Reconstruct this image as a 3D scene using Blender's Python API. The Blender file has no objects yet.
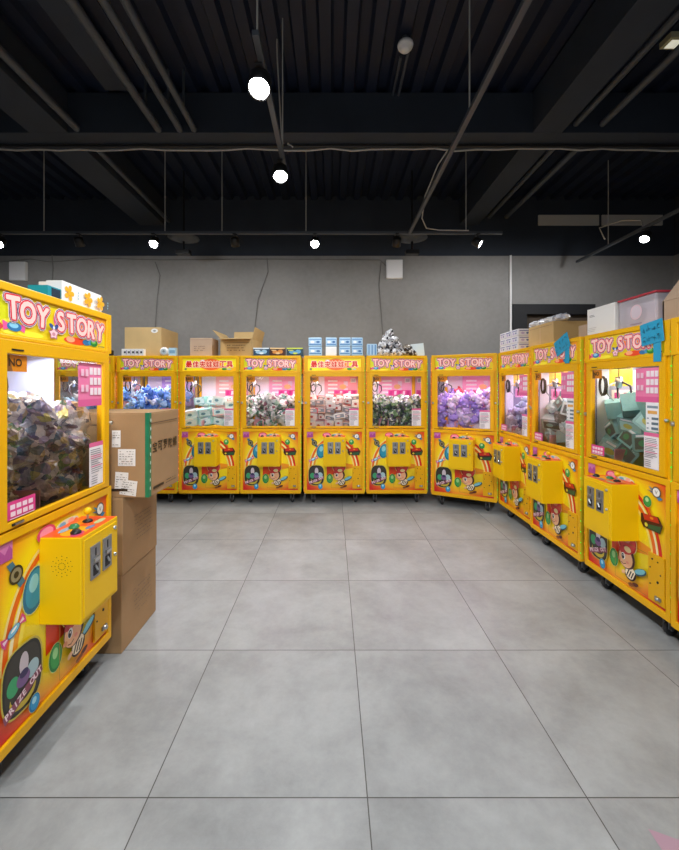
import bpy, bmesh, math, random
from mathutils import Vector, Matrix, noise
random.seed(7)
PI = math.pi
sc = bpy.context.scene
COL = sc.collection

# ------------------------------------------------------------------ materials
def srgb(h):
    h = h.lstrip('#')
    c = [int(h[i:i+2], 16)/255 for i in (0, 2, 4)]
    return tuple((x/12.92 if x <= .04045 else ((x+.055)/1.055)**2.4) for x in c) + (1,)
_m = {}
def mat(name, col='#808080', rough=.5, metal=0, emit=0, ecol=None, coat=0, spec=.5, bump=0, bscale=40, var=0, vscale=6):
    """plain procedural material, with optional noise bump and colour variation"""
    if name in _m: return _m[name]
    m = bpy.data.materials.new(name); m.use_nodes = True
    n = m.node_tree.nodes; l = m.node_tree.links; b = n['Principled BSDF']
    c = srgb(col); b.inputs['Base Color'].default_value = c
    b.inputs['Roughness'].default_value = rough; b.inputs['Metallic'].default_value = metal
    b.inputs['Specular IOR Level'].default_value = spec; b.inputs['Coat Weight'].default_value = coat
    if emit:
        b.inputs['Emission Color'].default_value = srgb(ecol or col); b.inputs['Emission Strength'].default_value = emit
    if bump or var:
        tc = n.new('ShaderNodeTexCoord')
    if bump:
        t = n.new('ShaderNodeTexNoise'); t.inputs['Scale'].default_value = bscale; t.inputs['Detail'].default_value = 4
        bp = n.new('ShaderNodeBump'); bp.inputs['Strength'].default_value = bump; bp.inputs['Distance'].default_value = .01
        l.new(tc.outputs['Object'], t.inputs['Vector']); l.new(t.outputs['Fac'], bp.inputs['Height']); l.new(bp.outputs['Normal'], b.inputs['Normal'])
    if var:
        t = n.new('ShaderNodeTexNoise'); t.inputs['Scale'].default_value = vscale; t.inputs['Detail'].default_value = 5
        r = n.new('ShaderNodeMapRange'); r.inputs['From Min'].default_value = .3; r.inputs['From Max'].default_value = .7
        r.inputs['To Min'].default_value = 1-var; r.inputs['To Max'].default_value = 1+var
        mx = n.new('ShaderNodeVectorMath'); mx.operation = 'SCALE'; mx.inputs[0].default_value = c[:3]
        l.new(tc.outputs['Object'], t.inputs['Vector']); l.new(t.outputs['Fac'], r.inputs['Value'])
        l.new(r.outputs['Result'], mx.inputs['Scale']); l.new(mx.outputs['Vector'], b.inputs['Base Color'])
    _m[name] = m; return m
def P(col, rough=.35):
    return mat('print_'+col.lstrip('#'), col, rough, spec=.4)
def PE(col, e=.35):
    return mat('backlit_'+col.lstrip('#'), col, .35, emit=e, spec=.4)
def ramp_mat(name, stops, kind, rough=.4, emit=0, scale=20, coat=0, rand=True, metal=0, bump=0):
    if name in _m: return _m[name]
    m = bpy.data.materials.new(name); m.use_nodes = True
    n = m.node_tree.nodes; l = m.node_tree.links; b = n['Principled BSDF']
    b.inputs['Roughness'].default_value = rough; b.inputs['Coat Weight'].default_value = coat; b.inputs['Metallic'].default_value = metal
    cr = n.new('ShaderNodeValToRGB'); e = cr.color_ramp
    while len(e.elements) > 1: e.elements.remove(e.elements[0])
    e.elements[0].position = stops[0][0]; e.elements[0].color = srgb(stops[0][1])
    for p, c in stops[1:]:
        k = e.elements.new(p); k.color = srgb(c)
    tc = n.new('ShaderNodeTexCoord')
    if kind == 'random':
        oi = n.new('ShaderNodeObjectInfo'); l.new(oi.outputs['Random'], cr.inputs['Fac']); e.interpolation = 'CONSTANT'
    elif kind == 'cells':
        e.interpolation = 'CONSTANT'
        v = n.new('ShaderNodeTexVoronoi'); v.inputs['Scale'].default_value = scale
        src = tc.outputs['Object']
        if rand:
            oi = n.new('ShaderNodeObjectInfo'); cm = n.new('ShaderNodeCombineXYZ')
            ml = n.new('ShaderNodeMath'); ml.operation = 'MULTIPLY'; ml.inputs[1].default_value = 37
            l.new(oi.outputs['Random'], ml.inputs[0]); l.new(ml.outputs[0], cm.inputs[0]); l.new(ml.outputs[0], cm.inputs[2])
            ad = n.new('ShaderNodeVectorMath'); l.new(src, ad.inputs[0]); l.new(cm.outputs[0], ad.inputs[1]); src = ad.outputs[0]
        nz = n.new('ShaderNodeTexNoise'); nz.inputs['Scale'].default_value = scale*.8
        mxv = n.new('ShaderNodeVectorMath'); mxv.operation = 'MULTIPLY_ADD'; mxv.inputs[1].default_value = (.04, .04, .04)
        l.new(src, nz.inputs['Vector']); l.new(nz.outputs['Color'], mxv.inputs[0]); l.new(src, mxv.inputs[2])
        l.new(mxv.outputs[0], v.inputs['Vector'])
        sp = n.new('ShaderNodeSeparateColor'); l.new(v.outputs['Color'], sp.inputs[0]); l.new(sp.outputs[0], cr.inputs['Fac'])
    elif kind == 'noise':
        t = n.new('ShaderNodeTexNoise'); t.inputs['Scale'].default_value = scale; t.inputs['Detail'].default_value = 5
        l.new(tc.outputs['Object'], t.inputs['Vector']); l.new(t.outputs['Fac'], cr.inputs['Fac'])
    elif kind == 'radial':      # printed artwork: yellow centre, red corners
        mp = n.new('ShaderNodeMapping'); mp.inputs['Location'].default_value = (-.5, 0, -.56)
        mp.inputs['Scale'].default_value = (1, 0, 1)
        ln = n.new('ShaderNodeVectorMath'); ln.operation = 'LENGTH'
        l.new(tc.outputs['Generated'], mp.inputs['Vector']); l.new(mp.outputs[0], ln.inputs[0])
        l.new(ln.outputs['Value'], cr.inputs['Fac'])
    l.new(cr.outputs['Color'], b.inputs['Base Color'])
    if emit:
        l.new(cr.outputs['Color'], b.inputs['Emission Color']); b.inputs['Emission Strength'].default_value = emit
    if bump:
        t = n.new('ShaderNodeTexNoise'); t.inputs['Scale'].default_value = 34; t.inputs['Detail'].default_value = 2; t.inputs['Distortion'].default_value = 1.5
        bp = n.new('ShaderNodeBump'); bp.inputs['Strength'].default_value = bump; bp.inputs['Distance'].default_value = .02
        l.new(tc.outputs['Object'], t.inputs['Vector']); l.new(t.outputs['Fac'], bp.inputs['Height']); l.new(bp.outputs['Normal'], b.inputs['Normal'])
    _m[name] = m; return m

YEL = mat('yellow_powder_coat', '#ECB206', .42, spec=.35, bump=.03, bscale=300)
YEL2 = mat('yellow_door_coat', '#E8AE04', .42, spec=.35)
YBOX = mat('yellow_coin_box_coat', '#EEC002', .42, spec=.35, bump=.03, bscale=300)
SEAM = mat('dark_seam', '#5E4A10', .7)
CHROME = mat('brushed_chrome', '#C8CCD0', .28, 1)
STEEL = mat('dull_steel', '#9A9DA0', .4, .8)
BLACK = mat('black_plastic', '#161617', .45)
RUB = mat('black_rubber', '#2B2B2D', .6)
WHITE = mat('white_plastic', '#E9E9EA', .45)
LACQ = mat('white_board', '#BFC5E4', .5)
CARD = mat('brown_cardboard', '#A5835C', .85, var=.08, vscale=5, bump=.08, bscale=120)
CARD2 = mat('tan_cardboard', '#C4A672', .85, var=.07, vscale=5, bump=.08, bscale=120)
CARD3 = mat('pale_cardboard', '#B79E86', .85, var=.06, vscale=5)
PAPER = mat('paper_white', '#ECEBE8', .6)
INK = mat('black_ink', '#2A241F', .7)
PAINT = mat('black_ceiling_paint', '#2A323E', .75, bump=.1, bscale=60, var=.15, vscale=2)
DECKM = mat('black_deck_paint', '#0A1830', .6, bump=.05, bscale=60)
PIPEM = mat('dark_conduit_paint', '#484E56', .5)
CABLEW = mat('white_cable_sheath', '#B9B8B2', .5)

def glass_mat(name='window_glass', tint=(.97, .98, .98, 1)):
    m = bpy.data.materials.new(name); m.use_nodes = True
    n = m.node_tree.nodes; l = m.node_tree.links; n.clear()
    o = n.new('ShaderNodeOutputMaterial'); t = n.new('ShaderNodeBsdfTransparent'); g = n.new('ShaderNodeBsdfGlossy')
    t.inputs[0].default_value = tint; g.inputs['Roughness'].default_value = .03
    f = n.new('ShaderNodeFresnel'); f.inputs[0].default_value = 1.45
    mx = n.new('ShaderNodeMixShader'); l.new(f.outputs[0], mx.inputs[0]); l.new(t.outputs[0], mx.inputs[1]); l.new(g.outputs[0], mx.inputs[2])
    l.new(mx.outputs[0], o.inputs[0]); return m
GLASS = glass_mat()
def film_mat():
    m = bpy.data.materials.new('frosted_clear_plastic'); m.use_nodes = True
    b = m.node_tree.nodes['Principled BSDF']
    b.inputs['Base Color'].default_value = srgb('#D8D2DC'); b.inputs['Roughness'].default_value = .3; b.inputs['Alpha'].default_value = .55
    return m
FILM = film_mat()

# ------------------------------------------------------------------ mesh builder
class MB:
    def __init__(s): s.v = []; s.f = []; s.fm = []; s.m = []; s.sm = []
    def mi(s, m):
        if m not in s.m: s.m.append(m)
        return s.m.index(m)
    def add(s, vs, fs, m, smooth=False):
        o = len(s.v); s.v += [tuple(v) for v in vs]; k = s.mi(m)
        for f in fs: s.f.append([o+i for i in f]); s.fm.append(k); s.sm.append(smooth)
        return s
    def box(s, x0, x1, y0, y1, z0, z1, m, M=None):
        vs = [Vector((x, y, z)) for x in (x0, x1) for y in (y0, y1) for z in (z0, z1)]
        if M: vs = [M @ v for v in vs]
        return s.add(vs, [(0, 1, 3, 2), (4, 6, 7, 5), (0, 4, 5, 1), (2, 3, 7, 6), (0, 2, 6, 4), (1, 5, 7, 3)], m)
    def ring(s, x0, x1, z0, z1, ix0, ix1, iz0, iz1, y0, y1, m):
        "rectangular frame with an opening, facing -y"
        vs = []
        for y in (y0, y1):
            vs += [(x0, y, z0), (x1, y, z0), (x1, y, z1), (x0, y, z1), (ix0, y, iz0), (ix1, y, iz0), (ix1, y, iz1), (ix0, y, iz1)]
        fs = []
        for k in range(4):
            j = (k+1) % 4
            fs += [(k, j, 4+j, 4+k), (8+k, 12+k, 12+j, 8+j), (k, 8+k, 8+j, j), (4+k, 4+j, 12+j, 12+k)]
        return s.add(vs, fs, m)
    def tube(s, pts, r, m, n=8, cap=True):
        pts = [Vector(p) for p in pts]; vs = []; fs = []
        rr = r if isinstance(r, (list, tuple)) else [r]*len(pts)
        up = None
        for i, p in enumerate(pts):
            d = (pts[min(i+1, len(pts)-1)] - pts[max(i-1, 0)]).normalized()
            if up is None: up = d.orthogonal().normalized()
            u = (up - d*up.dot(d)).normalized(); w = d.cross(u); up = u
            for k in range(n):
                a = 2*PI*k/n; vs.append(p + (u*math.cos(a)+w*math.sin(a))*rr[i])
        for i in range(len(pts)-1):
            for k in range(n):
                a = i*n+k; b = i*n+(k+1) % n; fs.append((a, b, b+n, a+n))
        s.add(vs, fs, m, True)
        if cap:
            s.add(vs[:n], [tuple(range(n))[::-1]], m); s.add(vs[-n:], [tuple(range(n))], m)
        return s
    def lathe(s, prof, m, n=20, M=None, smooth=True):
        "prof: (radius, height) about local z"
        vs = []; fs = []
        for r, z in prof:
            for k in range(n):
                a = 2*PI*k/n; vs.append(Vector((r*math.cos(a), r*math.sin(a), z)))
        if M: vs = [M @ v for v in vs]
        for i in range(len(prof)-1):
            for k in range(n):
                a = i*n+k; b = i*n+(k+1) % n; fs.append((a, b, b+n, a+n))
        s.add(vs, fs, m, smooth)
        return s
    def poly(s, pts, y, m):
        "flat polygon at depth y facing -y; pts = (x, z)"
        a = sum(pts[i][0]*pts[(i+1) % len(pts)][1]-pts[(i+1) % len(pts)][0]*pts[i][1] for i in range(len(pts)))
        if a < 0: pts = pts[::-1]
        return s.add([(x, y, z) for x, z in pts], [tuple(range(len(pts)))], m)
    def ball(s, c, r, m, n=10, M=None):
        c = Vector(c); r = Vector(r) if isinstance(r, (tuple, list)) else Vector((r, r, r))
        vs = [c+Vector((0, 0, -r.z))]; fs = []; h = n//2+1
        for i in range(1, h):
            t = PI*i/h
            for k in range(n):
                a = 2*PI*k/n; vs.append(c+Vector((r.x*math.sin(t)*math.cos(a), r.y*math.sin(t)*math.sin(a), -r.z*math.cos(t))))
        vs.append(c+Vector((0, 0, r.z)))
        for k in range(n):
            fs.append((0, 1+(k+1) % n, 1+k)); fs.append((len(vs)-1, 1+(h-2)*n+k, 1+(h-2)*n+(k+1) % n))
        for i in range(h-2):
            for k in range(n):
                a = 1+i*n+k; b = 1+i*n+(k+1) % n; fs.append((a, b, b+n, a+n))
        if M: vs = [M @ v for v in vs]
        return s.add(vs, fs, m, True)
    def mesh(s, name):
        me = bpy.data.meshes.new(name); me.from_pydata(s.v, [], s.f)
        for m in s.m: me.materials.append(m)
        for p, k, sm in zip(me.polygons, s.fm, s.sm): p.material_index = k; p.use_smooth = sm
        me.update(); return me
    def build(s, name, parent=None, bevel=0, loc=None, rot=None, seg=2):
        me = s.mesh(name)
        if bevel:
            bm = bmesh.new(); bm.from_mesh(me)
            bmesh.ops.remove_doubles(bm, verts=bm.verts, dist=1e-6)
            es = [e for e in bm.edges if len(e.link_faces) == 2 and e.calc_face_angle(0) > .6]
            bmesh.ops.bevel(bm, geom=es, offset=bevel, segments=seg, affect='EDGES', profile=.5, clamp_overlap=True)
            bm.to_mesh(me); bm.free()
        o = bpy.data.objects.new(name, me); COL.objects.link(o)
        if parent: o.parent = parent
        if loc: o.location = loc
        if rot: o.rotation_euler = rot
        return o

def tag(o, label=None, cat=None, group=None, kind=None):
    if label: o['label'] = label
    if cat: o['category'] = cat
    if group: o['group'] = group
    if kind: o['kind'] = kind
    return o
def empty(name, loc=(0, 0, 0), rz=0):
    o = bpy.data.objects.new(name, None); COL.objects.link(o); o.location = loc; o.rotation_euler = (0, 0, rz)
    o.empty_display_size = .1; return o
KIDS = {}
def copy_tree(o, parent=None):
    c = o.copy(); COL.objects.link(c)
    if parent: c.parent = parent
    for ch in [x for x in o.children]: copy_tree(ch, c)
    return c
def arr(n): return [Vector() for _ in range(n)]

# ------------------------------------------------------------------ lettering
_glyph = {}
def glyph(ch):
    "unit glyph as (verts, faces, width), flat in x-z"
    if ch in _glyph: return _glyph[ch]
    cu = bpy.data.curves.new('g', 'FONT'); cu.body = ch; cu.size = 1; cu.resolution_u = 3; cu.fill_mode = 'BOTH'
    o = bpy.data.objects.new('g', cu); COL.objects.link(o)
    dg = bpy.context.evaluated_depsgraph_get()
    me = bpy.data.meshes.new_from_object(o.evaluated_get(dg), depsgraph=dg)
    vs = [(v.co.x, v.co.y) for v in me.vertices]; fs = [tuple(p.vertices) for p in me.polygons]
    bpy.data.objects.remove(o); bpy.data.curves.remove(cu); bpy.data.meshes.remove(me)
    if vs:
        x0 = min(v[0] for v in vs); x1 = max(v[0] for v in vs); z0 = min(v[1] for v in vs)
        vs = [(a-x0, b) for a, b in vs]; w = x1-x0
    else: w = .3
    _glyph[ch] = (vs, fs, w); return _glyph[ch]
def put_glyph(mb, ch, x, z, h, y, m, rot=0, grow=0, sx=1):
    vs, fs, w = glyph(ch)
    if not vs: return
    z0 = min(v[1] for v in vs); z1 = max(v[1] for v in vs); k = h/max(z1-z0, 1e-6)
    cx = w/2; cz = (z0+z1)/2; c, s_ = math.cos(rot), math.sin(rot)
    offs = [(0, 0)] if grow == 0 else [(grow*math.cos(a*PI/5), grow*math.sin(a*PI/5)) for a in range(10)]+[(0, 0)]
    for q, (ox, oz) in enumerate(offs):
        pts = []; yq = y-q*.00002
        for a, b in vs:
            u, v = (a-cx)*k*sx, (b-cz)*k
            pts.append((x+u*c-v*s_+ox, yq, z+u*s_+v*c+oz))
        mb.add(pts, [f for f in fs], m)
def text_line(mb, s, x0, x1, z, h, y, m, fat=0):
    "spread the characters of s evenly between x0 and x1, centred on z"
    n = len(s); st = (x1-x0)/n
    for i, ch in enumerate(s):
        if ch != ' ': put_glyph(mb, ch, x0+(i+.5)*st, z, h, y, m, 0, fat)

def ell(cx, cz, rx, rz, n=20, rot=0):
    c, s_ = math.cos(rot), math.sin(rot); r = []
    for k in range(n):
        a = 2*PI*k/n; u, v = rx*math.cos(a), rz*math.sin(a); r.append((cx+u*c-v*s_, cz+u*s_+v*c))
    return r
def rct(x0, x1, z0, z1): return [(x0, z0), (x1, z0), (x1, z1), (x0, z1)]
class Art:
    "printed flat artwork: shapes laid one over the other on a panel facing -y"
    def __init__(s, y=0, step=.00018): s.mb = MB(); s.y = y; s.step = step
    def p(s, pts, col, e=0): s.y -= s.step; s.mb.poly(pts, s.y, col if not isinstance(col, str) else (PE(col, e) if e else P(col)))
    def e(s, cx, cz, rx, rz, col, rot=0, n=20): s.p(ell(cx, cz, rx, rz, n, rot), col)
    def r(s, x0, x1, z0, z1, col): s.p(rct(x0, x1, z0, z1), col)
    def t(s, ch, x, z, h, col, rot=0, grow=0, sx=1):
        s.y -= s.step*2; put_glyph(s.mb, ch, x, z, h, s.y, P(col) if isinstance(col, str) else col, rot, grow, sx)
    def band(s, pts, w, col):
        L = []; R = []
        for i, p in enumerate(pts):
            a = Vector(pts[max(i-1, 0)]); b = Vector(pts[min(i+1, len(pts)-1)]); d = (b-a).normalized(); nn = Vector((-d.y, d.x))
            L.append((p[0]+nn.x*w, p[1]+nn.y*w)); R.append((p[0]-nn.x*w, p[1]-nn.y*w))
        s.y -= s.step; m = P(col)
        for i in range(len(pts)-1): s.mb.poly([L[i], L[i+1], R[i+1], R[i]], s.y, m)
def balloon(a, cx, cz, rx, rz, dark, mid, light, rot=0):
    a.e(cx, cz, rx, rz, '#D9E08A', rot); a.e(cx, cz, rx*.95, rz*.95, dark, rot); a.e(cx+rx*.05, cz+rz*.05, rx*.78, rz*.8, mid, rot)
    a.e(cx-rx*.05, cz+rz*.3, rx*.4, rz*.38, light, rot)
def candy(a, cx, cz, w, h, rot, body='#7FC4E0'):
    c, s_ = math.cos(rot), math.sin(rot); R = lambda u, v: (cx+u*c-v*s_, cz+u*s_+v*c)
    for sgn in (-1, 1):
        a.p([R(sgn*w*.4, 0), R(sgn*w*.9, h*.7), R(sgn*w, 0), R(sgn*w*.9, -h*.7)], '#D94A8C')
        a.p([R(sgn*w*.45, 0), R(sgn*w*.85, h*.25), R(sgn*w*.85, -h*.25)], '#F6D7E6')
    a.e(cx, cz, w*.52, h*.5, '#3A6EA5', rot); a.e(cx, cz+h*.05, w*.46, h*.4, body, rot); a.e(cx, cz+h*.15, w*.25, h*.14, '#FFFFFF', rot)

HW = .3825; D = .80; ZB = .135; ZT = 1.885
# ------------------------------------------------------------------ printed lower panel
BG = ramp_mat('party_print_background', [(0, '#FFE81C'), (.43, '#FADB16'), (.53, '#F6A81A'), (.62, '#EC5A1E'), (.70, '#D2201C')], 'radial', .35)
PX0, PX1, PZ0, PZ1 = -.348, .348, .18, .918
def U(u): return PX0+(PX1-PX0)*u
def V(v): return PZ1-(PZ1-PZ0)*v
def make_front_print():
    a = Art(0)
    a.mb.poly(rct(PX0, PX1, PZ0, PZ1), 0, BG)
    # rainbow arcs left and right
    arc = lambda sg, ru, rv, t0, t1: [(U(.5-sg*ru*math.cos(t0+(t1-t0)*k/14)), V(.66-rv*math.sin(t0+(t1-t0)*k/14))) for k in range(15)]
    for ru, col, w in ((.465, '#F7E08A', .006), (.440, '#EE6A1E', .012), (.405, '#FBEFC0', .008), (.375, '#F4A01E', .012), (.345, '#F9E24A', .010)):
        a.band(arc(1, ru, ru*1.25, .0, 1.15), w, col)
    for ru, col, w in ((.475, '#F5C21E', .008), (.445, '#D92A1E', .012), (.412, '#FCEFC4', .007), (.385, '#F2701C', .012), (.355, '#FBE57A', .008)):
        a.band(arc(-1, ru, ru*1.25, .05, 1.15), w, col)
    a.p([(U(.36), V(.58)), (U(.60), V(.50)), (U(.62), V(.70)), (U(.36), V(.76))], '#E8481F')
    a.p([(U(.58), V(.52)), (U(.84), V(.56)), (U(.84), V(.62)), (U(.62), V(.66))], '#F39A1E')
    # small picture top left
    a.r(U(0), U(.11), V(.095), V(.0), '#D277B4'); a.p([(U(.0), V(.07)), (U(.03), V(.03)), (U(.06), V(.06)), (U(.09), V(.02)), (U(.11), V(.05)), (U(.11), V(.095)), (U(0), V(.095))], '#B14B97')
    # toy watch
    w = [(U(.07), V(.12)), (U(.11), V(.11)), (U(.20), V(.25)), (U(.16), V(.27))]
    a.p(w, '#3E7389'); a.e(U(.135), V(.19), .034, .036, '#2E2A22'); a.e(U(.135), V(.19), .026, .027, '#8D8468'); a.e(U(.135), V(.19), .012, .013, '#2E2A22')
    balloon(a, U(.265), V(.33), .062, .095, '#15729A', '#2C97BD', '#8DD4E8', -.2)
    candy(a, U(.115), V(.47), .062, .036, .45)
    # top button pictures
    a.e(U(.36), V(.055), .055, .034, '#D9456B'); a.e(U(.36), V(.05), .04, .022, '#F2A1B6'); a.p(rct(U(.30), U(.42), V(.10), V(.08)), '#F6C91A'); a.e(U(.36), V(.085), .03, .008, '#2E2A22')
    a.e(U(.55), V(.055), .075, .02, '#DCE6C6'); a.e(U(.50), V(.055), .022, .012, '#6FB7D6'); a.e(U(.58), V(.05), .02, .012, '#F2B6A0'); a.e(U(.63), V(.06), .014, .009, '#E8783A')
    # round badge with wings
    a.p([(U(.82), V(.04)), (U(.87), V(.06)), (U(.97), V(.12)), (U(.93), V(.14))], '#3A86B4'); a.p([(U(.81), V(.075)), (U(.88), V(.10)), (U(.88), V(.075))], '#5A6A8C')
    a.e(U(.905), V(.075), .033, .033, '#54504E'); a.e(U(.905), V(.075), .026, .026, '#F3F2EC'); a.t('V', U(.905), V(.076), .022, '#54504E')
    # joystick picture
    a.band([(U(.815), V(.2)), (U(.83), V(.26)), (U(.86), V(.31))], .008, '#E8571E')
    balloon(a, U(.81), V(.175), .033, .036, '#1F7A3C', '#2FA04E', '#B7E2A8')
    a.p([(U(.74), V(.29)), (U(.93), V(.27)), (U(.975), V(.33)), (U(.95), V(.40)), (U(.77), V(.40)), (U(.74), V(.36))], '#4A1C18')
    a.p([(U(.76), V(.285)), (U(.92), V(.275)), (U(.94), V(.32)), (U(.78), V(.335))], '#C73222')
    a.p([(U(.82), V(.36)), (U(.96), V(.34)), (U(.945), V(.395)), (U(.82), V(.395))], '#2E5A3A'); a.e(U(.80), V(.37), .012, .012, '#D9D24A'); a.e(U(.86), V(.3), .014, .008, '#F08A1C')
    # prize opening picture: dark rounded window with coloured balloons
    def rr(c0, c1, r0, r1, k=.42):
        cx, cz = (c0+c1)/2, (r0+r1)/2; rx, rz = (c1-c0)/2, (r1-r0)/2; o = []
        for i in range(28):
            t = 2*PI*i/28; o.append((cx+rx*math.copysign(abs(math.cos(t))**.62, math.cos(t)), cz+rz*math.copysign(abs(math.sin(t))**.72, math.sin(t))))
        return o
    a.p(rr(U(.02), U(.32), V(.925), V(.565)), '#C9B64A'); a.p(rr(U(.03), U(.31), V(.915), V(.575)), '#26241F'); a.p(rr(U(.045), U(.295), V(.90), V(.59)), '#39362F')
    a.e(U(.17), V(.83), .066, .05, '#C8B23A'); a.e(U(.17), V(.805), .062, .045, '#39362F')
    a.e(U(.10), V(.75), .03, .036, '#3FA06A'); a.e(U(.24), V(.74), .032, .035, '#A9C7CE'); a.e(U(.175), V(.675), .023, .045, '#CFC4CC'); a.e(U(.17), V(.75), .034, .03, '#7C5C8E'); a.e(U(.175), V(.725), .022, .016, '#3B3560')
    bx = [(U(.03), V(.86)), (U(.30), V(.76)), (U(.315), V(.80)), (U(.045), V(.905))]
    a.p(bx, '#8E4A5E')
    for i, ch in enumerate('PRIZE OUT'):
        if ch != ' ': a.t(ch, U(.058+.0285*i), V(.868-.0107*i), .024, '#F6DCE4', .36, .0012, .9)
    balloon(a, U(.245), V(.935), .03, .036, '#166FA8', '#2F9AD0', '#A5DDF0')
    # big red balloon over the flap, green balloon, little striped bee
    balloon(a, U(.585), V(.60), .085, .08, '#C9302C', '#DD4B4B', '#EE8E8E')
    balloon(a, U(.415), V(.80), .042, .062, '#1E7B35', '#3BA14C', '#9BD58E')
    a.e(U(.745), V(.80), .056, .022, '#2D4F5E', .45); a.e(U(.742), V(.795), .048, .016, '#7CC3CF', .45)
    a.e(U(.63), V(.86), .05, .044, '#3B2418', .4); a.e(U(.63), V(.855), .044, .038, '#F6E6C8', .4)
    for k in range(4): a.band([(U(.585+.027*k), V(.89+.004*k)), (U(.615+.027*k), V(.83+.004*k))], .0042, '#2E1D16')
    a.e(U(.545), V(.875), .018, .012, '#F4BE92', .6); a.e(U(.69), V(.93), .028, .012, '#5A2A1A', .3); a.e(U(.64), V(.95), .026, .012, '#8A4A22', .2)
    a.e(U(.585), V(.735), .072, .074, '#4A231C'); a.e(U(.575), V(.745), .060, .062, '#F4BE92'); a.e(U(.575), V(.675), .062, .026, '#C8373A', .2); a.e(U(.60), V(.66), .03, .02, '#E9D9A0')
    a.e(U(.545), V(.735), .017, .023, '#FFFFFF'); a.e(U(.541), V(.738), .012, .018, '#1E1A1A'); a.e(U(.544), V(.73), .004, .005, '#FFFFFF'); a.e(U(.495), V(.775), .015, .011, '#E79A70'); a.band([(U(.52), V(.795)), (U(.55), V(.805)), (U(.58), V(.79))], .002, '#7A2F22'); a.e(U(.60), V(.775), .012, .009, '#EE9A86')
    # printed door line round the flap
    for x0, x1, z0, z1 in ((.44, .83, .605, .601), (.44, .444, .955, .60), (.44, .83, .957, .953)): a.r(U(x0), U(x1), V(max(z0, z1)), V(min(z0, z1)), '#B9872A')
    return a.mb.mesh('front_print')

def make_toy_marquee(e):
    "TOY STORY sign, backlit by e"
    a = Art(0, .0002); C = lambda c: (PE(c, e) if e else P(c))
    x0, x1, z0, z1 = -.338, .338, 1.694, 1.85
    a.mb.poly(rct(x0, x1, z0, z1), 0, C('#E3C91A'))
    a.p([(x0, z1), (x0+.17, z1), (x0+.1, z0+.06), (x0, z0+.02)], C('#D6D81E'))
    a.e(x0+.05, z0+.03, .045, .028, C('#F4EA4A'))
    a.e(x0+.16, 1.707, .07, .012, C('#F6E63A'))
    a.e(.0, 1.79, .05, .045, C('#E86FA6'), 0); a.e(.0, 1.80, .03, .025, C('#F7B7D0'))
    a.e(.13, 1.80, .17, .042, C('#EE6A34')); a.e(.13, 1.805, .13, .03, C('#F4903E')); a.e(.10, 1.712, .085, .017, C('#E4471F')); a.e(.06, 1.716, .03, .014, C('#F6A67A'))
    a.p([(.25, z1), (x1, z1), (x1, 1.77)], C('#F09A1E')); a.e(.25, 1.75, .06, .04, C('#F2C42A'))
    a.p([(x0, 1.74), (x0+.03, 1.72), (x0, 1.70)], C('#D94A4A'))
    # candies and beads below the letters
    for sg in (-1, 1): a.p([(x0+.075, 1.726), (x0+.075+sg*.055, 1.745), (x0+.075+sg*.05, 1.707)], C('#E35B9A'))
    a.e(x0+.075, 1.726, .035, .018, C('#2F74A8')); a.e(x0+.072, 1.73, .022, .010, C('#86C8E4'))
    a.e(.175, 1.713, .03, .014, C('#2B6E9E')); a.e(.205, 1.716, .018, .013, C('#3B8FB8')); a.e(.235, 1.716, .03, .018, C('#1C7A2E')); a.e(.232, 1.721, .018, .009, C('#63B84A'))
    for i in range(5): a.e(.275+.011*i, 1.704, .004, .004, C('#6A5A4A'))
    # small winged dog-bone badge between the words
    # letters
    L = [('T', -.272, 1.797, .082, .06), ('O', -.200, 1.790, .082, .02), ('Y', -.122, 1.786, .080, -.06),
         ('S', -.012, 1.786, .080, .10), ('T', .060, 1.788, .080, .03), ('O', .135, 1.784, .080, -.02), ('R', .208, 1.780, .080, -.05), ('Y', .280, 1.776, .078, -.08)]
    for col, g in (('#F6DDE4', .0180), ('#2B2450', .0155), ('#F3E4EC', .0122), ('#D2283C', .0106), ('#F9CCC4', .0042)):
        a.y -= .0004
        for ch, x, z, h, r in L: put_glyph(a.mb, ch, x, z, h, a.y, C(col), r, g, .86)
    a.y -= .0003
    # little star-shaped pillow with a blue bow
    star = []
    for k in range(10):
        r = .034 if k % 2 == 0 else .022; t = PI/2+k*PI/5; star.append((-.058+r*math.cos(t), 1.726+r*.85*math.sin(t)))
    a.p(star, C('#A7566C')); a.p([(x*.8-.0116, z*.8+.3452) for x, z in star], C('#F1C6CC')); a.e(-.058, 1.724, .010, .008, C('#C98A9A'))
    a.e(-.072, 1.757, .016, .009, C('#33508F'), -.5); a.e(-.044, 1.757, .016, .009, C('#33508F'), .5); a.e(-.058, 1.752, .007, .007, C('#D9E4F4'))
    return a.mb.mesh('toy_marquee')
def make_red_marquee(e):
    a = Art(0, .0002); C = lambda c: PE(c, e)
    x0, x1, z0, z1 = -.338, .338, 1.694, 1.85
    a.mb.poly(rct(x0, x1, z0, z1), 0, C('#F2DE22'))
    a.p([(x0+.1, z0), (x1, z0), (x1, z0+.05), (.2, z0+.02)], C('#F0B41C'))
    a.e(.02, 1.772, .15, .075, C('#F4A03A'))
    a.e(.02, 1.772, .125, .07, C('#EE6A2E')); a.e(-.085, 1.815, .035, .022, C('#F2A0A0')); a.e(-.085, 1.822, .018, .01, C('#FBE6E6'))
    a.e(.19, 1.716, .032, .016, C('#2F8A2E')); a.e(.25, 1.713, .03, .01, C('#B9C9A0')); a.e(-.30, 1.715, .016, .014, C('#8C8A4A'))
    for col, g in (('#F9E4C8', .008), ('#D0200E', .0026)):
        a.y -= .0004
        for i, ch in enumerate('最佳夾娃娃工具'): put_glyph(a.mb, ch, -.258+.086*i, 1.775, .076, a.y, C(col), 0, g, 1.0)
    return a.mb.mesh('red_marquee')

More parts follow.
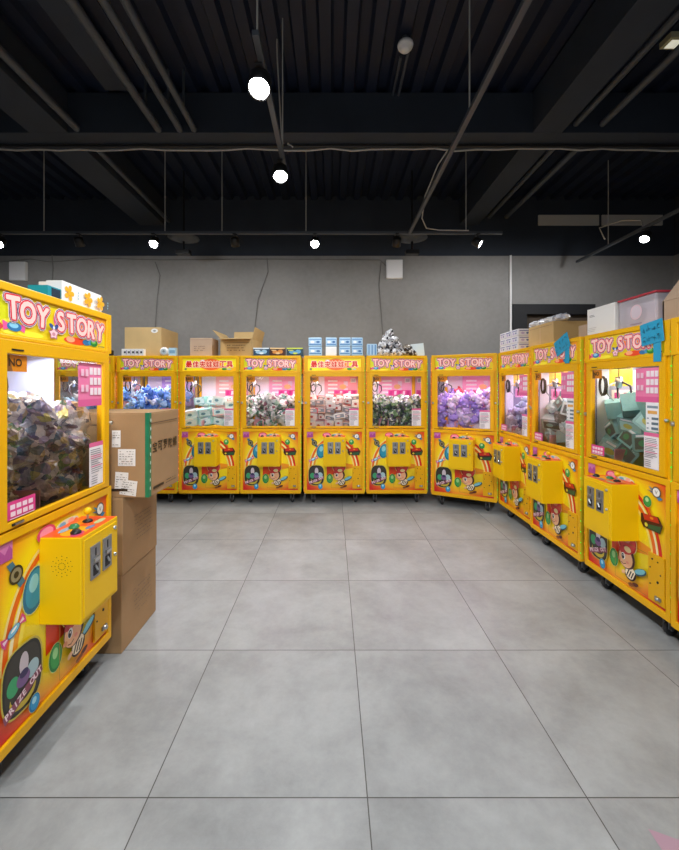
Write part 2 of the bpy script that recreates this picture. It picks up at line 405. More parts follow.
# ------------------------------------------------------------------ claw machine prototype
def caster(parent, x, y):
    b = MB(); b.box(x-.03, x+.03, y-.03, y+.03, .125, .1355, STEEL); b.box(x-.022, x-.017, y-.02, y+.03, .045, .126, STEEL); b.box(x+.017, x+.022, y-.02, y+.03, .045, .126, STEEL)
    o = b.build('caster', parent, .002)
    w = MB(); M = Matrix.Translation((x, y+.008, .041)) @ Matrix.Rotation(PI/2, 4, 'Y')
    w.lathe([(0, -.0145), (.034, -.0145), (.040, -.010), (.040, .010), (.034, .0145), (0, .0145)], RUB, 20, M)
    w.lathe([(.0, .016), (.012, .016), (.012, -.016), (0, -.016)], STEEL, 10, M)
    w.build('wheel', o)
def price_notice(parent, x0, x1, z0, z1, y=.003):
    a = Art(y, .0004); a.mb.poly(rct(x0, x1, z0, z1), y, P('#F4F0F2')); w = x1-x0; h = z1-z0
    a.r(x0, x1, z1-h*.10, z1, '#E3699A')
    z = z1-h*.16; k = 0; rnd = random.Random(5)
    while z > z0+h*.30:
        c = '#D2467F' if k in (3, 4, 8) else '#8C8A92'
        a.r(x0+w*.08, x0+w*(.6+.32*rnd.random()), z-h*.018, z, c); z -= h*.047; k += 1
    for k in range(4): a.r(x0+w*.08, x0+w*.5, z0+h*(.06+.055*k), z0+h*(.078+.055*k), '#8C8A92')
    return a.mb.build('price_notice', parent)
def menu_poster(parent, x0, x1, z0, z1, y):
    a = Art(y, .0004); a.mb.poly(rct(x0, x1, z0, z1), y, P('#F07FAE')); w = x1-x0; h = z1-z0
    a.r(x0, x1, z0, z0+h*.16, '#E0609A')
    for r in range(3):
        for c in range(3): a.r(x0+w*(.46+.17*c), x0+w*(.60+.17*c), z1-h*(.26+.24*r), z1-h*(.09+.24*r), '#F7E9F0')
    for c in range(2):
        for r in range(2): a.r(x0+w*(.08+.17*c), x0+w*(.20+.17*c), z1-h*(.30+.36*r), z1-h*(.14+.36*r), '#F2C6DA')
    return a.mb.build('menu_poster', parent)
def make_machine():
    root = empty('claw_machine')
    b = MB()
    b.box(-HW, HW, .012, D, ZB, .955, YEL)                                   # lower cabinet
    b.ring(-HW, HW, ZB, .958, -.35, .35, .178, .92, 0, .02, YEL)             # raised rim round the print
    for sx in (-1, 1):
        for y0 in (.012, D-.05): b.box(min(sx*HW, sx*(HW-.034)), max(sx*HW, sx*(HW-.034)), y0, y0+.05, .95, 1.69, YEL)
    b.box(-HW, HW, .012, D, 1.672, ZT, YEL)                                  # head box
    b.ring(-HW, HW, 1.674, ZT, -.34, .34, 1.692, 1.852, 0, .02, YEL)
    b.box(-HW+.03, HW-.03, D-.03, D-.01, .95, 1.69, YEL)
    b.build('cabinet', root, .004)
    MB().box(-HW+.01, HW-.01, .02, D-.01, .131, .1345, BLACK).build('underside_shade_plate', root)  # black sheet added to deepen the shade under the machine
    # glazed front door
    f = MB(); f.ring(-.352, .352, .966, 1.6735, -.308, .308, .992, 1.620, -.004, .02, YEL2)
    fo = f.build('window_door', root, .003)
    h = MB(); h.box(-.375, -.350, -.008, .004, 1.275, 1.300, CHROME); h.tube([(-.362, -.008, 1.287), (-.362, -.016, 1.287)], .006, CHROME); h.build('hinge', fo)
    l = MB(); l.lathe([(0, .010), (.009, .010), (.011, .004), (.011, -.006)], CHROME, 14, Matrix.Translation((.365, -.004, 1.30)) @ Matrix.Rotation(PI/2, 4, 'X')); l.build('lock', fo)
    la = MB(); la.box(-.29, -.235, -.008, -.003, .975, .984, BLACK); la.box(-.28, -.24, -.012, -.006, .977, .982, STEEL); la.build('latch', fo)
    la = MB(); la.box(-.29, -.235, -.007, -.003, 1.634, 1.640, BLACK); la.build('nameplate', fo)
    g = MB(); g.poly(rct(-.312, .312, .988, 1.624), .012, GLASS); g.build('front_glass', fo)
    for sx in (-1, 1):
        g = MB(); x = sx*(HW-.012)
        g.add([(x, .05, .955), (x, D-.05, .955), (x, D-.05, 1.675), (x, .05, 1.675)], [(0, 1, 2, 3)], GLASS); g.build('side_glass', root)
    # inside: back board with posters, chute wall, lamp, claw
    bp = MB(); bp.box(-.345, .345, D-.036, D-.032, .957, 1.668, LACQ); bpo = bp.build('back_board', root)
    c = MB(); c.box(-.345, -.10, .22, .226, .957, 1.06, P('#E9A7B4')); c.box(-.106, -.10, .03, .22, .957, 1.06, P('#E9A7B4')); c.build('prize_chute', root)
    t = MB(); t.tube([(-.30, .045, 1.652), (.30, .045, 1.652)], .010, mat('lamp_tube_glow', '#FFFFFF', .3, emit=6)); t.build('tube_lamp', root)
    gantry = MB(); gantry.tube([(-.345, .13, 1.655), (.345, .13, 1.655)], .009, STEEL); gantry.tube([(-.345, .19, 1.655), (.345, .19, 1.655)], .009, STEEL)
    gantry.box(-.29, -.19, .11, .21, 1.625, 1.668, BLACK)
    go = gantry.build('claw_gantry', root)
    k = MB(); k.tube([(-.24, .16, 1.63), (-.24, .16, 1.56)], .004, BLACK)
    k.lathe([(0, 1.57), (.022, 1.565), (.026, 1.53), (.022, 1.49), (0, 1.485)], CHROME, 14, Matrix.Translation((-.24, .16, 0)))
    for i in range(3):
        t0 = i*2*PI/3+.5; cx, cy = math.cos(t0), math.sin(t0)
        k.tube([(-.24+cx*r, .16+cy*r, z) for r, z in ((.02, 1.53), (.075, 1.50), (.08, 1.44), (.035, 1.39))], [.008, .008, .007, .004], BLACK if i < 2 else CHROME)
    k.build('claw', go)
    cb = MB(); pts = []
    for i in range(40):
        t0 = i/39*2*PI*2.4; pts.append((-.272+.034*math.sin(t0), .055+.02*i/39, 1.50-.070*math.cos(t0)))
    cb.tube(pts, .0052, BLACK, 6); cb.build('coiled_cord', go)
    # stickers on the window
    price_notice(root, .19, .306, .996, 1.215)
    s = Art(.009, .0004); s.mb.poly(rct(-.304, -.20, 1.555, 1.618), .009, P('#D9861C'))
    s.p([(-.304, 1.555), (-.27, 1.555), (-.285, 1.618), (-.304, 1.618)], '#8A5A2A')
    s.t('N', -.275, 1.59, .028, '#3A2A1A', 0, .001); s.t('O', -.243, 1.59, .028, '#3A2A1A', 0, .001); s.mb.build('warning_sticker', root)
    s = Art(.002, .0004); s.mb.poly(rct(-.304, -.165, .998, 1.066), .002, P('#E0408A'))
    for k_ in range(2):
        for j in range(4): s.r(-.29+.029*j, -.267+.029*j, 1.035-.026*k_, 1.053-.026*k_, '#F9DCE8')
    s.r(-.295, -.175, 1.0, 1.003, '#F9DCE8'); s.mb.build('pink_sticker', root)
    # printed front
    o = bpy.data.objects.new('front_print', make_front_print()); COL.objects.link(o); o.parent = root; o.location.y = .0105
    # service door lower right with lock and screws
    sd = MB(); sd.box(.228, .346, -.002, .010, .20, .487, YEL2); sdo = sd.build('service_door', root, .002)
    for x, z, r in ((.26, .455, .005), (.30, .45, .004), (.30, .33, .007), (.245, .40, .004), (.245, .30, .004), (.32, .38, .004)):
        q = MB(); q.lathe([(0, .004), (r, .003), (r, 0)], BLACK, 10, Matrix.Translation((x, -.002, z)) @ Matrix.Rotation(PI/2, 4, 'X')); q.build('screw', sdo)
    q = MB(); q.box(.285, .325, -.010, -.001, .225, .245, STEEL); q.lathe([(0, .02), (.010, .018), (.011, 0)], CHROME, 12, Matrix.Translation((.305, -.002, .235)) @ Matrix.Rotation(PI/2, 4, 'X'))
    q.build('padlock_hasp', sdo)
    # coin box
    cx0, cx1, cy = -.135, .14, -.165
    c = MB(); c.box(cx0, cx1, cy, .0105, .512, .873, YBOX); co = c.build('coin_box', root, .004)
    d = MB(); d.box(cx0+.014, cx1-.014, cy-.004, cy+.002, .53, .855, YBOX); do = d.build('coin_box_door', co, .0015)
    for k_ in range(2):
        x = cx0+.052+.090*k_
        p = MB(); p.box(x, x+.068, cy-.009, cy-.003, .668, .812, STEEL); po = p.build('coin_plate', do, .002)
        p = MB(); p.box(x+.030, x+.036, cy-.0105, cy-.008, .765, .798, BLACK); p.box(x+.014, x+.052, cy-.018, cy-.008, .742, .757, CHROME); p.build('coin_slot', po)
        p = MB(); p.box(x+.016, x+.050, cy-.011, cy-.008, .682, .728, BLACK); p.tube([(x+.024, cy-.013, .725), (x+.040, cy-.013, .70)], .005, CHROME); p.build('return_cup', po)
    for z, r in ((.83, .009), (.705, .008)):
        p = MB(); p.lathe([(0, .008), (r, .007), (r, 0)], CHROME, 12, Matrix.Translation((cx1-.035, cy-.004, z)) @ Matrix.Rotation(PI/2, 4, 'X')); p.build('lock', do)
    # vent dots pressed in the side of the coin box
    vd = MB()
    for r in (.014, .028, .042):
        for k_ in range(12):
            t0 = k_*PI/6; vd.lathe([(0, .0008), (.0022, .0006)], SEAM, 6, Matrix.Translation((cx0, -.085+r*math.cos(t0), .755+r*math.sin(t0))) @ Matrix.Rotation(-PI/2, 4, 'Y'))
    vd.build('speaker_holes', co)
    top = MB()
    top_pts = lambda pts, c, i: top.add([(x, y, .8732+i*.0003) for x, y in pts], [tuple(range(len(pts)))], P(c))
    top_pts([(cx0+.003, cy+.003), (cx1-.003, cy+.003), (cx1-.003, .006), (cx0+.003, .006)], '#E8591E', 0)
    top_pts([(x, y) for x, y in ell(-.06, -.09, .06, .05)], '#F2A21C', 1)
    for i, (x, y, rx, ry, cc) in enumerate(((-.09, -.12, .035, .022, '#C94472'), (-.01, -.125, .03, .014, '#6C7FA0'), (.07, -.12, .04, .016, '#B9C48C'), (.05, -.05, .05, .02, '#F08A1C'), (-.05, -.04, .04, .016, '#8FA6B4'), (.10, -.08, .02, .025, '#D94A2A'))):
        top_pts(ell(x, y, rx, ry, 16), cc, 2+i)
    to = top.build('control_top', co)
    j = MB(); j.lathe([(0, .8735), (.022, .8735), (.020, .880), (.008, .886), (0, .886)], BLACK, 16, Matrix.Translation((.06, -.07, 0)))
    j.tube([(.06, -.07, .88), (.06, -.07, .912)], .005, CHROME); jo = j.build('joystick', to)
    j = MB(); j.ball((.06, -.07, .922), .017, YBOX, 14); j.build('knob', jo)
    for x, y, cc in ((-.085, -.11, '#1E1E1E'), (-.02, -.06, '#2F7A4A')):
        j = MB(); j.lathe([(0, .890), (.014, .889), (.016, .884), (.020, .882), (.021, .8745)], P(cc), 18, Matrix.Translation((x, y, 0))); j.build('button', to)
    for x in (-.27, .27):
        for y in (.09, D-.08): caster(root, x, y)
    # light strips down the front edges
    for sx, c1 in ((-1, 'orange'), (1, 'green')):
        m1 = mat('led_'+c1, '#FF8A1E' if c1 == 'orange' else '#37E03A', .3, emit=.7); m2 = mat('led_base_'+c1, '#F08A1E' if c1 == 'orange' else '#C7C21A', .5)
        s = MB(); xx0, xx1 = sorted((sx*HW, sx*(HW+.009))); s.box(xx0, xx1, .004, .022, .16, 1.86, m2)
        for k_ in range(20): s.box(xx0+.001, xx1-.001, .001, .0045, .20+.083*k_, .209+.083*k_, m1)
        s.build('light_strip', root)
    return root
proto = make_machine()
M_TOY0 = make_toy_marquee(.12); M_TOY1 = make_toy_marquee(.42); M_RED = make_red_marquee(.22)

def back_poster(root, kind, dx):
    "posters pasted on the back board"
    y = D-.0365; a = Art(y, .0006)
    if kind == 'plain':
        a.r(.18, .30, 1.33, 1.62, '#D9D5E6'); return a.mb.build('back_poster', root)
    pink = {'pink': '#F4A9CF', 'violet': '#C9A6E8', 'rose': '#F6B9C6', 'red': '#F19DB0'}[kind]
    a.r(-.14, .34, 1.20, 1.64, pink); a.r(-.34, -.14, 1.20, 1.64, '#EDE3F2')
    for k in range(4): a.r(-.09, .05, 1.56-.055*k, 1.585-.055*k, '#F7EEF6'); 
    for k in range(2): a.r(.14, .20, 1.50-.10*k, 1.57-.10*k, '#EBD0E8')
    a.r(.0, .33, 1.36, 1.44, '#D93C90')
    for k in range(5): a.p([(.02+.062*k, 1.37), (.055+.062*k, 1.375), (.06+.062*k, 1.43), (.025+.062*k, 1.425)], '#F6D3E6' if k % 2 else '#C12A7C')
    a.e(.13, 1.49, .05, .035, '#E8B27A')
    a.r(.24, .32, 1.55, 1.61, '#F4F0F4'); a.r(.25, .31, 1.56, 1.60, '#B7B2C2')
    return a.mb.build('back_poster', root)

LAMPCOL = {'violet': (.82, .68, 1), 'pink': (1, .74, .93), 'white': (1, .96, .97), 'cool': (.93, .96, 1)}
machines = []
def place(x, y, rz, label, marquee, poster, lamp, watts, first=False):
    r = proto if first else copy_tree(proto)
    r.location = (x, y, 0); r.rotation_euler = (0, 0, rz)
    tag(r, label, 'claw machine', 'yellow claw machines')
    o = bpy.data.objects.new('marquee_sign', marquee); COL.objects.link(o); o.parent = r; o.location.y = .0105
    back_poster(r, poster, 0)
    li = bpy.data.lights.new('machine_light', 'AREA'); li.shape = 'RECTANGLE'; li.size = .6; li.size_y = .35; li.energy = watts; li.color = LAMPCOL[lamp]
    lo = bpy.data.objects.new('machine_light', li); COL.objects.link(lo); lo.parent = r; lo.location = (0, .25, 1.665); lo.rotation_euler = (-.15, 0, 0)
    machines.append(r); return r
BY = 4.98
def back(left, y=BY): return left+HW, y
SPECS = [  # x, y, rotation, label, sign, poster, lamp colour, watts, prizes
 (-3.53+HW, BY, 0, 'yellow claw machine of the back row seen through the glass of the nearest left machine', M_TOY1, 'rose', 'white', 11, 'blue_plush'),
 (-2.73+HW, BY, 0, 'yellow claw machine in the back row half hidden behind the stacked cartons', M_TOY1, 'violet', 'violet', 11, 'blue_plush'),
 (-1.94+HW, BY, 0, 'yellow claw machine with red character sign and pale teal cases inside', M_RED, 'rose', 'white', 10, 'case'),
 (-1.163+HW, BY, 0, 'yellow claw machine with green and silver bags, below three small printed boxes', M_TOY1, 'pink', 'pink', 11, 'green_bag'),
 (-.352+HW, BY, 0, 'yellow claw machine with red character sign and red and white boxes inside', M_RED, 'red', 'white', 10, 'red_box'),
 (.440+HW, BY, 0, 'yellow claw machine with dark green bags, below the silver wrapped bundles', M_TOY1, 'pink', 'pink', 10, 'dark_bag'),
 (1.5875, 4.765, math.atan2(-.37, .685), 'yellow claw machine full of lilac plush toys, turned in the back right corner', M_TOY1, 'pink', 'pink', 11, 'lilac_plush'),
 (1.945, 4.60-HW, -PI/2, 'yellow claw machine farthest along the right row, with white plush inside', M_TOY1, 'violet', 'violet', 8, 'white_plush'),
 (1.925, 3.815-HW, -PI/2, 'yellow claw machine in the right row wearing the tilted blue paper sign', M_TOY0, 'pink', 'pink', 8, 'grey_box'),
 (1.940, 3.02-HW, -PI/2, 'yellow claw machine in the right row holding teal boxes, under the white carton', M_TOY0, 'rose', 'white', 9, 'teal_box'),
 (1.925, 2.235-HW, -PI/2, 'yellow claw machine cut off by the right edge of the view', M_RED, 'rose', 'white', 5, 'case'),
]
CM = []
for sp in SPECS: CM.append((place(*sp[:8]), sp[8]))
left = place(-1.2, 1.375+HW, PI/2, 'large yellow claw machine nearest on the left, heaped with shiny bagged prizes', M_TOY0, 'plain', 'cool', 8, True)
CM.append((left, 'foil_bag'))
sb = MB(); sb.box(HW-.036, HW-.033, .29, D-.04, .957, 1.668, LACQ); sb.build('white_side_board', left)

for q in (0, 7, 8, 9, 10, 11): menu_poster(CM[q][0], .115, .304, 1.40, 1.612, .009)
GB = mat('pale_lilac_board', '#8D8999', .5)
for q in (7, 8, 9, 10):
    sb = MB(); sb.box(-HW+.035, -HW+.038, .062, D-.04, .957, 1.668, GB); sbo = sb.build('side_board', CM[q][0])
    a = Art(0, .0005); a.r(-.30, -.06, 1.50, 1.655, '#E9B93A'); a.r(-.05, .12, 1.36, 1.62, '#EFE6DC'); a.r(-.33, -.24, .98, 1.655, '#F1F1F4'); a.r(-.22, .10, 1.37, 1.47, '#E79ABF' if q != 9 else '#EBC9B8')
    for k in range(4): a.r(-.20+.07*k, -.16+.07*k, 1.39, 1.45, '#B02A6A')
    a.r(.14, .32, 1.30, 1.64, '#D9A6D6'); a.mb.build('side_poster', sbo, loc=(-HW+.0386, D/2, 0), rot=(0, 0, PI/2))
for q in range(1, 7): 
    for ch in list(CM[q][0].children):
        if ch.name.startswith('pink_sticker'): bpy.data.objects.remove(ch)
for q, sg in ((11, 0), (10, -1), (0, 1), (7, -1)):
    for ch in list(CM[q][0].children):
        if ch.name.startswith('light_strip') and (sg == 0 or ch.data.vertices[0].co.x*sg > 0): bpy.data.objects.remove(ch)
# ------------------------------------------------------------------ prizes
def noisy(me, amp, sc_, seed):
    for v in me.vertices:
        n = noise.noise(v.co*sc_+Vector((seed*3.1, seed, 0)))
        v.co += v.co.normalized()*amp*n
def bag_mesh(name, m, seed, size=(.075, .035, .06)):
    bm = bmesh.new(); bmesh.ops.create_icosphere(bm, subdivisions=3, radius=1)
    for v in bm.verts:
        c = v.co; p = 2.6   # pillow shape
        k = (abs(c.x)**p+abs(c.y)**2+abs(c.z)**p)**(-1/p) if c.length else 1
        v.co = Vector((c.x*k*size[0], c.y*k*size[1]*(1-.5*(abs(c.x)**3)), c.z*k*size[2]))
        n = noise.noise(v.co*38+Vector((seed*7, 0, 0)))+.5*noise.noise(v.co*80+Vector((0, seed*5, 0)))
        v.co *= 1+.30*n
    me = bpy.data.meshes.new(name); bm.to_mesh(me); bm.free(); me.materials.append(m); return me
def plush_mesh(name, m, s=1):
    b = MB()
    b.ball((0, 0, -.03*s), (.045*s, .036*s, .042*s), m, 12); b.ball((0, -.005, .03*s), (.04*s, .036*s, .034*s), m, 12)
    for sx in (-1, 1):
        b.ball((sx*.028*s, 0, .062*s), (.014*s, .008*s, .018*s), m, 8); b.ball((sx*.044*s, -.012*s, -.02*s), (.013*s, .014*s, .024*s), m, 8)
        b.ball((sx*.024*s, -.024*s, -.062*s), (.017*s, .022*s, .014*s), m, 8)
        b.ball((sx*.014*s, -.039*s, .034*s), .0035*s, BLACK, 6)
    b.ball((0, -.039*s, .02*s), (.011*s, .006*s, .008*s), P('#F6EFEF'), 8)
    return b.mesh(name)
def box_mesh(name, m, face, size, accent):
    b = MB(); x, y, z = [s/2 for s in size]
    b.box(-x, x, -y, y, -z, z, m)
    a = Art(-y-.0003, .0003); a.r(-x*.8, x*.8, -z*.75, z*.5, face); a.e(-x*.2, -z*.1, x*.35, z*.35, accent); a.r(-x*.7, x*.5, z*.6, z*.85, '#F4F4F4')
    b.add(a.mb.v, a.mb.f, a.mb.m[0]); b.fm = b.fm[:6]+[b.mi(a.mb.m[k]) for k in a.mb.fm]
    return b.mesh(name)
FOIL = ramp_mat('printed_foil_bag', [(0, '#5A6488'), (.08, '#E8E6EE'), (.30, '#A49CC4'), (.42, '#E0DCE8'), (.56, '#5C8A70'), (.64, '#D2D0D8'), (.78, '#6C86A4'), (.85, '#C8B48C'), (.92, '#7D7088'), (.96, '#D9D48E')], 'cells', .16, scale=29, coat=.8, bump=.6)
GREENB = ramp_mat('green_silver_foil', [(0, '#4E7A68'), (.2, '#D4DAD6'), (.38, '#8FB09A'), (.52, '#36403C'), (.6, '#E6E4E2'), (.78, '#8C5A66'), (.86, '#A9B4AE')], 'cells', .16, scale=24, coat=.8, bump=.6)
DARKB = ramp_mat('dark_green_foil', [(0, '#2F4336'), (.2, '#6C8C5A'), (.36, '#333A3E'), (.5, '#B8C8AA'), (.66, '#4D6A54'), (.78, '#A0AAA6'), (.9, '#5C4A66')], 'cells', .16, scale=24, coat=.8, bump=.6)
LILAC = ramp_mat('lilac_plush_pile', [(0, '#A78FD6'), (.35, '#C9B0E6'), (.55, '#D9C7EA'), (.7, '#8F78C4'), (.82, '#E9D9E4'), (.93, '#C04A5A')], 'random', .9)
BLUEP = ramp_mat('blue_plush_pile', [(0, '#5F8FD0'), (.35, '#86B4E4'), (.6, '#A8CDE8'), (.75, '#4C74BC'), (.88, '#E4E8F0')], 'random', .9)
WHITEP = ramp_mat('white_plush_pile', [(0, '#E9E6F2'), (.35, '#CFC4E4'), (.55, '#B4BCD4'), (.7, '#8A86A8'), (.85, '#F2EEF4')], 'random', .9)
REDB = ramp_mat('red_white_box_card', [(0, '#F1E9E6'), (.3, '#E1B6B0'), (.45, '#C4484A'), (.55, '#EDE6E2'), (.75, '#B9A9A6'), (.9, '#8E6E66')], 'random', .5)
CASEM = ramp_mat('pale_teal_case', [(0, '#BFE3DE'), (.35, '#E4F1EF'), (.6, '#9CCFCB'), (.8, '#F2C0BC')], 'random', .35)
TEALM = ramp_mat('teal_box_card', [(0, '#7BAEA9'), (.4, '#86B9B4'), (.65, '#9CC8C4'), (.85, '#6A9A96')], 'random', .45)
GREYB = ramp_mat('grey_teal_box_card', [(0, '#A9C9C6'), (.3, '#7C9C98'), (.5, '#C9D6D2'), (.7, '#8A7F72'), (.85, '#D7DEDC')], 'random', .45)
KIND = {
 'foil_bag': ([bag_mesh('prize_bag', FOIL, i, (.092, .046, .07)) for i in range(6)], 'prize_bag', 'bag', 'crumpled shiny bag of small prizes heaped inside the nearest left machine', .118, 1.46),
 'green_bag': ([bag_mesh('foil_bag', GREENB, i+9, (.09, .04, .07)) for i in range(4)], 'foil_bag', 'bag', 'green and silver foil bag heaped in the machine under the three printed boxes', .13, 1.36),
 'dark_bag': ([bag_mesh('foil_bag', DARKB, i+15, (.09, .04, .07)) for i in range(4)], 'foil_bag', 'bag', 'dark green foil bag heaped in the machine under the silver bundles', .13, 1.34),
 'lilac_plush': ([plush_mesh('plush_toy', LILAC, 1.15)], 'plush_toy', 'plush toy', 'lilac plush toy piled in the turned corner machine', .115, 1.40),
 'blue_plush': ([plush_mesh('plush_toy', BLUEP, 1.15)], 'plush_toy', 'plush toy', 'blue plush toy piled in the', .12, 1.45),
 'white_plush': ([plush_mesh('plush_toy', WHITEP, 1.1)], 'plush_toy', 'plush toy', 'white plush toy piled in the farthest machine of the right row', .12, 1.38),
 'red_box': ([box_mesh('prize_box', REDB, P('#EBD9D4'), (.11, .06, .085), P('#B03A3A')), box_mesh('prize_box', REDB, P('#8C8A90'), (.14, .06, .07), P('#E9C9C4'))], 'prize_box', 'box', 'small red and white box piled in the machine under the blue tissue packs', .105, 1.36),
 'case': ([box_mesh('prize_case', CASEM, P('#CFE9E6'), (.17, .08, .10), P('#5E8C98'))], 'prize_case', 'box', 'pale teal prize case in the', .15, 1.34),
 'teal_box': ([box_mesh('figure_box', TEALM, P('#4A5450'), (.20, .12, .13), P('#3E8A5E')), box_mesh('figure_box', TEALM, P('#BFE6DF'), (.20, .12, .13), P('#D7D06A'))], 'figure_box', 'box', 'teal box with dark window tumbled in the machine under the white carton', .145, 1.40),
 'grey_box': ([box_mesh('figure_box', GREYB, P('#6A6A62'), (.19, .11, .12), P('#9CC4BC')), bag_mesh('figure_box', GREYB, 40, (.08, .05, .07))], 'figure_box', 'box', 'grey green box tumbled in the machine with the tilted blue sign', .14, 1.39),
}
EXTRA = {0: 'back row machine seen through the left machine glass', 1: 'back row machine behind the stacked cartons', 2: 'second back machine from the carton stack', 10: 'machine cut by the right edge'}
def fill(root, kind, idx):
    meshes, name, cat, lab, st, top = KIND[kind]
    if idx in EXTRA and kind in ('blue_plush', 'case'): lab = lab+' '+EXTRA[idx]
    rnd = random.Random(idx*13+5)
    W = root.matrix_basis
    nx = int(.68/st); ny = int(.68/st)
    grp = lab.split(' heaped')[0].split(' piled')[0].split(' in the')[0].split(' tumbled')[0]+'s '+str('in ')+root['label'][:60]
    tilt = .9 if cat != 'box' else .35
    if kind == 'teal_box' or kind == 'grey_box': tilt = .6
    if kind in ('case', 'red_box'): tilt = .25
    for i in range(nx):
        for j in range(ny):
            x = -.345+(i+.5)*.69/nx; y = .07+(j+.5)*.66/ny
            H = top+rnd.uniform(-.04, .04)-(.09*(i+.5)/nx if kind == 'foil_bag' else 0)
            if i <= nx*.3 and j <= 1 and kind in ('case', 'blue_plush', 'white_plush'): H -= .10
            n = max(1, round((H-.96)/(st*.87)))
            for k in range(n):
                if not (j == 0 or k == n-1 or (j == 1 and k >= n-2)): continue
                z = .962+(k+.5)*(H-.962)/n
                me = rnd.choice(meshes); o = bpy.data.objects.new(name, me); COL.objects.link(o)
                s = rnd.uniform(.9, 1.15) if cat != 'box' else rnd.uniform(.85, 1.05)
                L = Matrix.Translation((x+rnd.uniform(-.015, .015), y+rnd.uniform(-.015, .015), z+rnd.uniform(-.012, .012)))
                Rr = Matrix.Rotation(rnd.uniform(-tilt, tilt)*1.4, 4, 'Z') @ Matrix.Rotation(rnd.uniform(-tilt, tilt), 4, 'X') @ Matrix.Rotation(rnd.uniform(-tilt, tilt), 4, 'Y')
                o.matrix_world = W @ L @ Rr @ Matrix.Scale(s, 4)
                tag(o, lab, cat, grp)
bpy.context.view_layer.update()
for i, (r, k) in enumerate(CM): fill(r, k, i)

# ------------------------------------------------------------------ cartons beside the left machine
def carton(name, label, x0, x1, y0, y1, z0, z1, m=CARD, group=None, seam='x', cat='carton', parts=True, rz=0):
    cx, cy = (x0+x1)/2, (y0+y1)/2; r = empty(name, (cx, cy, z0), rz); tag(r, label, cat, group)
    w, d, h = (x1-x0)/2, (y1-y0)/2, z1-z0
    b = MB(); b.box(-w, w, -d, d, 0, h-.004, m); b.build('body', r, .004)
    f = MB()
    if seam == 'x':
        f.box(-w+.001, w-.001, -d+.001, -.0015, h-.005, h, m); f.box(-w+.001, w-.001, .0015, d-.001, h-.005, h, m)
    else:
        f.box(-w+.001, -.0015, -d+.001, d-.001, h-.005, h, m); f.box(.0015, w-.001, -d+.001, d-.001, h-.005, h, m)
    f.build('top_flap', r)
    return r, w, d, h
def decal(a, name, parent, loc, rz=0, rx=0):
    return a.mb.build(name, parent, loc=loc, rot=(rx, 0, rz))
def scrib(a, x0, x1, z0, z1, rows, rnd, col='#3A322A', e=.35):
    for r in range(rows):
        z = z1-(z1-z0)*(r+.5)/rows; x = x0
        while x < x1:
            l = rnd.uniform(.006, .02); h = (z1-z0)/rows*e
            if rnd.random() < .8: a.r(x, min(x+l, x1), z-h/2, z+h/2, col)
            x += l+rnd.uniform(.004, .008)
rnd = random.Random(3)
zt = 0
for i, lab in enumerate(('plain brown carton on the floor at the bottom of the stack', 'plain brown carton in the middle of the stack beside the left machine')):
    r, w, d, h = carton('cardboard_carton', lab, -1.74+.005*i, -1.178+.006*i, 2.20, 2.63, zt, zt+.436, CARD, 'stacked brown cartons beside the left machine')
    a = Art(0, .0003); scrib(a, -.09, .12, .15, .30, 7, rnd, '#6E5335', .25); a.mb.build('printed_text', r, loc=(w+.0006, 0, 0), rot=(0, 0, PI/2)); zt += .4365
r, w, d, h = carton('cardboard_carton', 'worn brown carton with green tape and black characters on top of the stack', -1.60, -1.02, 2.215, 2.605, zt, zt+.475, CARD, 'stacked brown cartons beside the left machine', rz=-.04)
tp = MB(); G = mat('green_packing_tape', '#1F7A55', .3, var=.15, vscale=20)
tp.box(w-.020, w+.0015, -d-.0015, -d+.028, .002, h+.0015, G); tpo = tp.build('green_tape', r)
a = Art(0, .0004); rr_ = random.Random(8)
for k in range(9): a.p(ell(-.0, .05+.048*k, .006, .011, 8), '#BFE3D2')
a.mb.build('tape_print', tpo, loc=(w+.0018, -d+.014, 0), rot=(0, 0, PI/2))
a = Art(0, .0003)
for i, ch in enumerate('宝可罗陀螺'): a.t(ch, -.125+.064*i, .275, .056, '#2A211A', 0, .0012, .95)
a.r(-.15, -.02, .035, .05, '#3A2F26'); a.r(-.185, .16, h-.062, h-.057, '#5A4330')
scrib(a, .0, .14, .03, .06, 2, rr_)
a.mb.build('printed_characters', r, loc=(w+.0006, 0.0, 0), rot=(0, 0, PI/2))
a = Art(0, .0003); a.r(-.17, .03, h-.072, h-.065, '#3A2F26'); a.e(-.10, h-.05, .007, .007, '#3A2F26'); a.e(.06, h-.05, .007, .007, '#3A2F26'); a.e(-.02, h-.05, .007, .007, '#3A2F26'); a.r(-.2, .15, .035, .05, '#3A2F26')
a.mb.build('printed_line', r, loc=(0.02, -d-.0006, 0))
for (x, z, ww, hh, ro) in ((.145, .225, .1, .095, 0), (.085, .26+.07, .05, .095, .0), (.115, .095, .075, .095, -.06), (.155, .055, .095, .085, -.12)):
    a = Art(0, .0004); a.r(-ww/2, ww/2, -hh/2, hh/2, '#EDEBE8'); scrib(a, -ww*.4, ww*.4, -hh*.42, hh*.42, 6, rr_, '#77726C', .22)
    a.mb.build('shipping_label', r, loc=(x+.02, -d-.0012-.0004*ro, z), rot=(0, -ro, 0))

# ------------------------------------------------------------------ things on top of the machines
T = ZT+.0008
def lie(name, label, cat, mb, loc, rz=0, group=None, bevel=0, rx=0, ry=0):
    o = mb.build(name, None, bevel); o.location = loc; o.rotation_euler = (rx, ry, rz); return tag(o, label, cat, group)
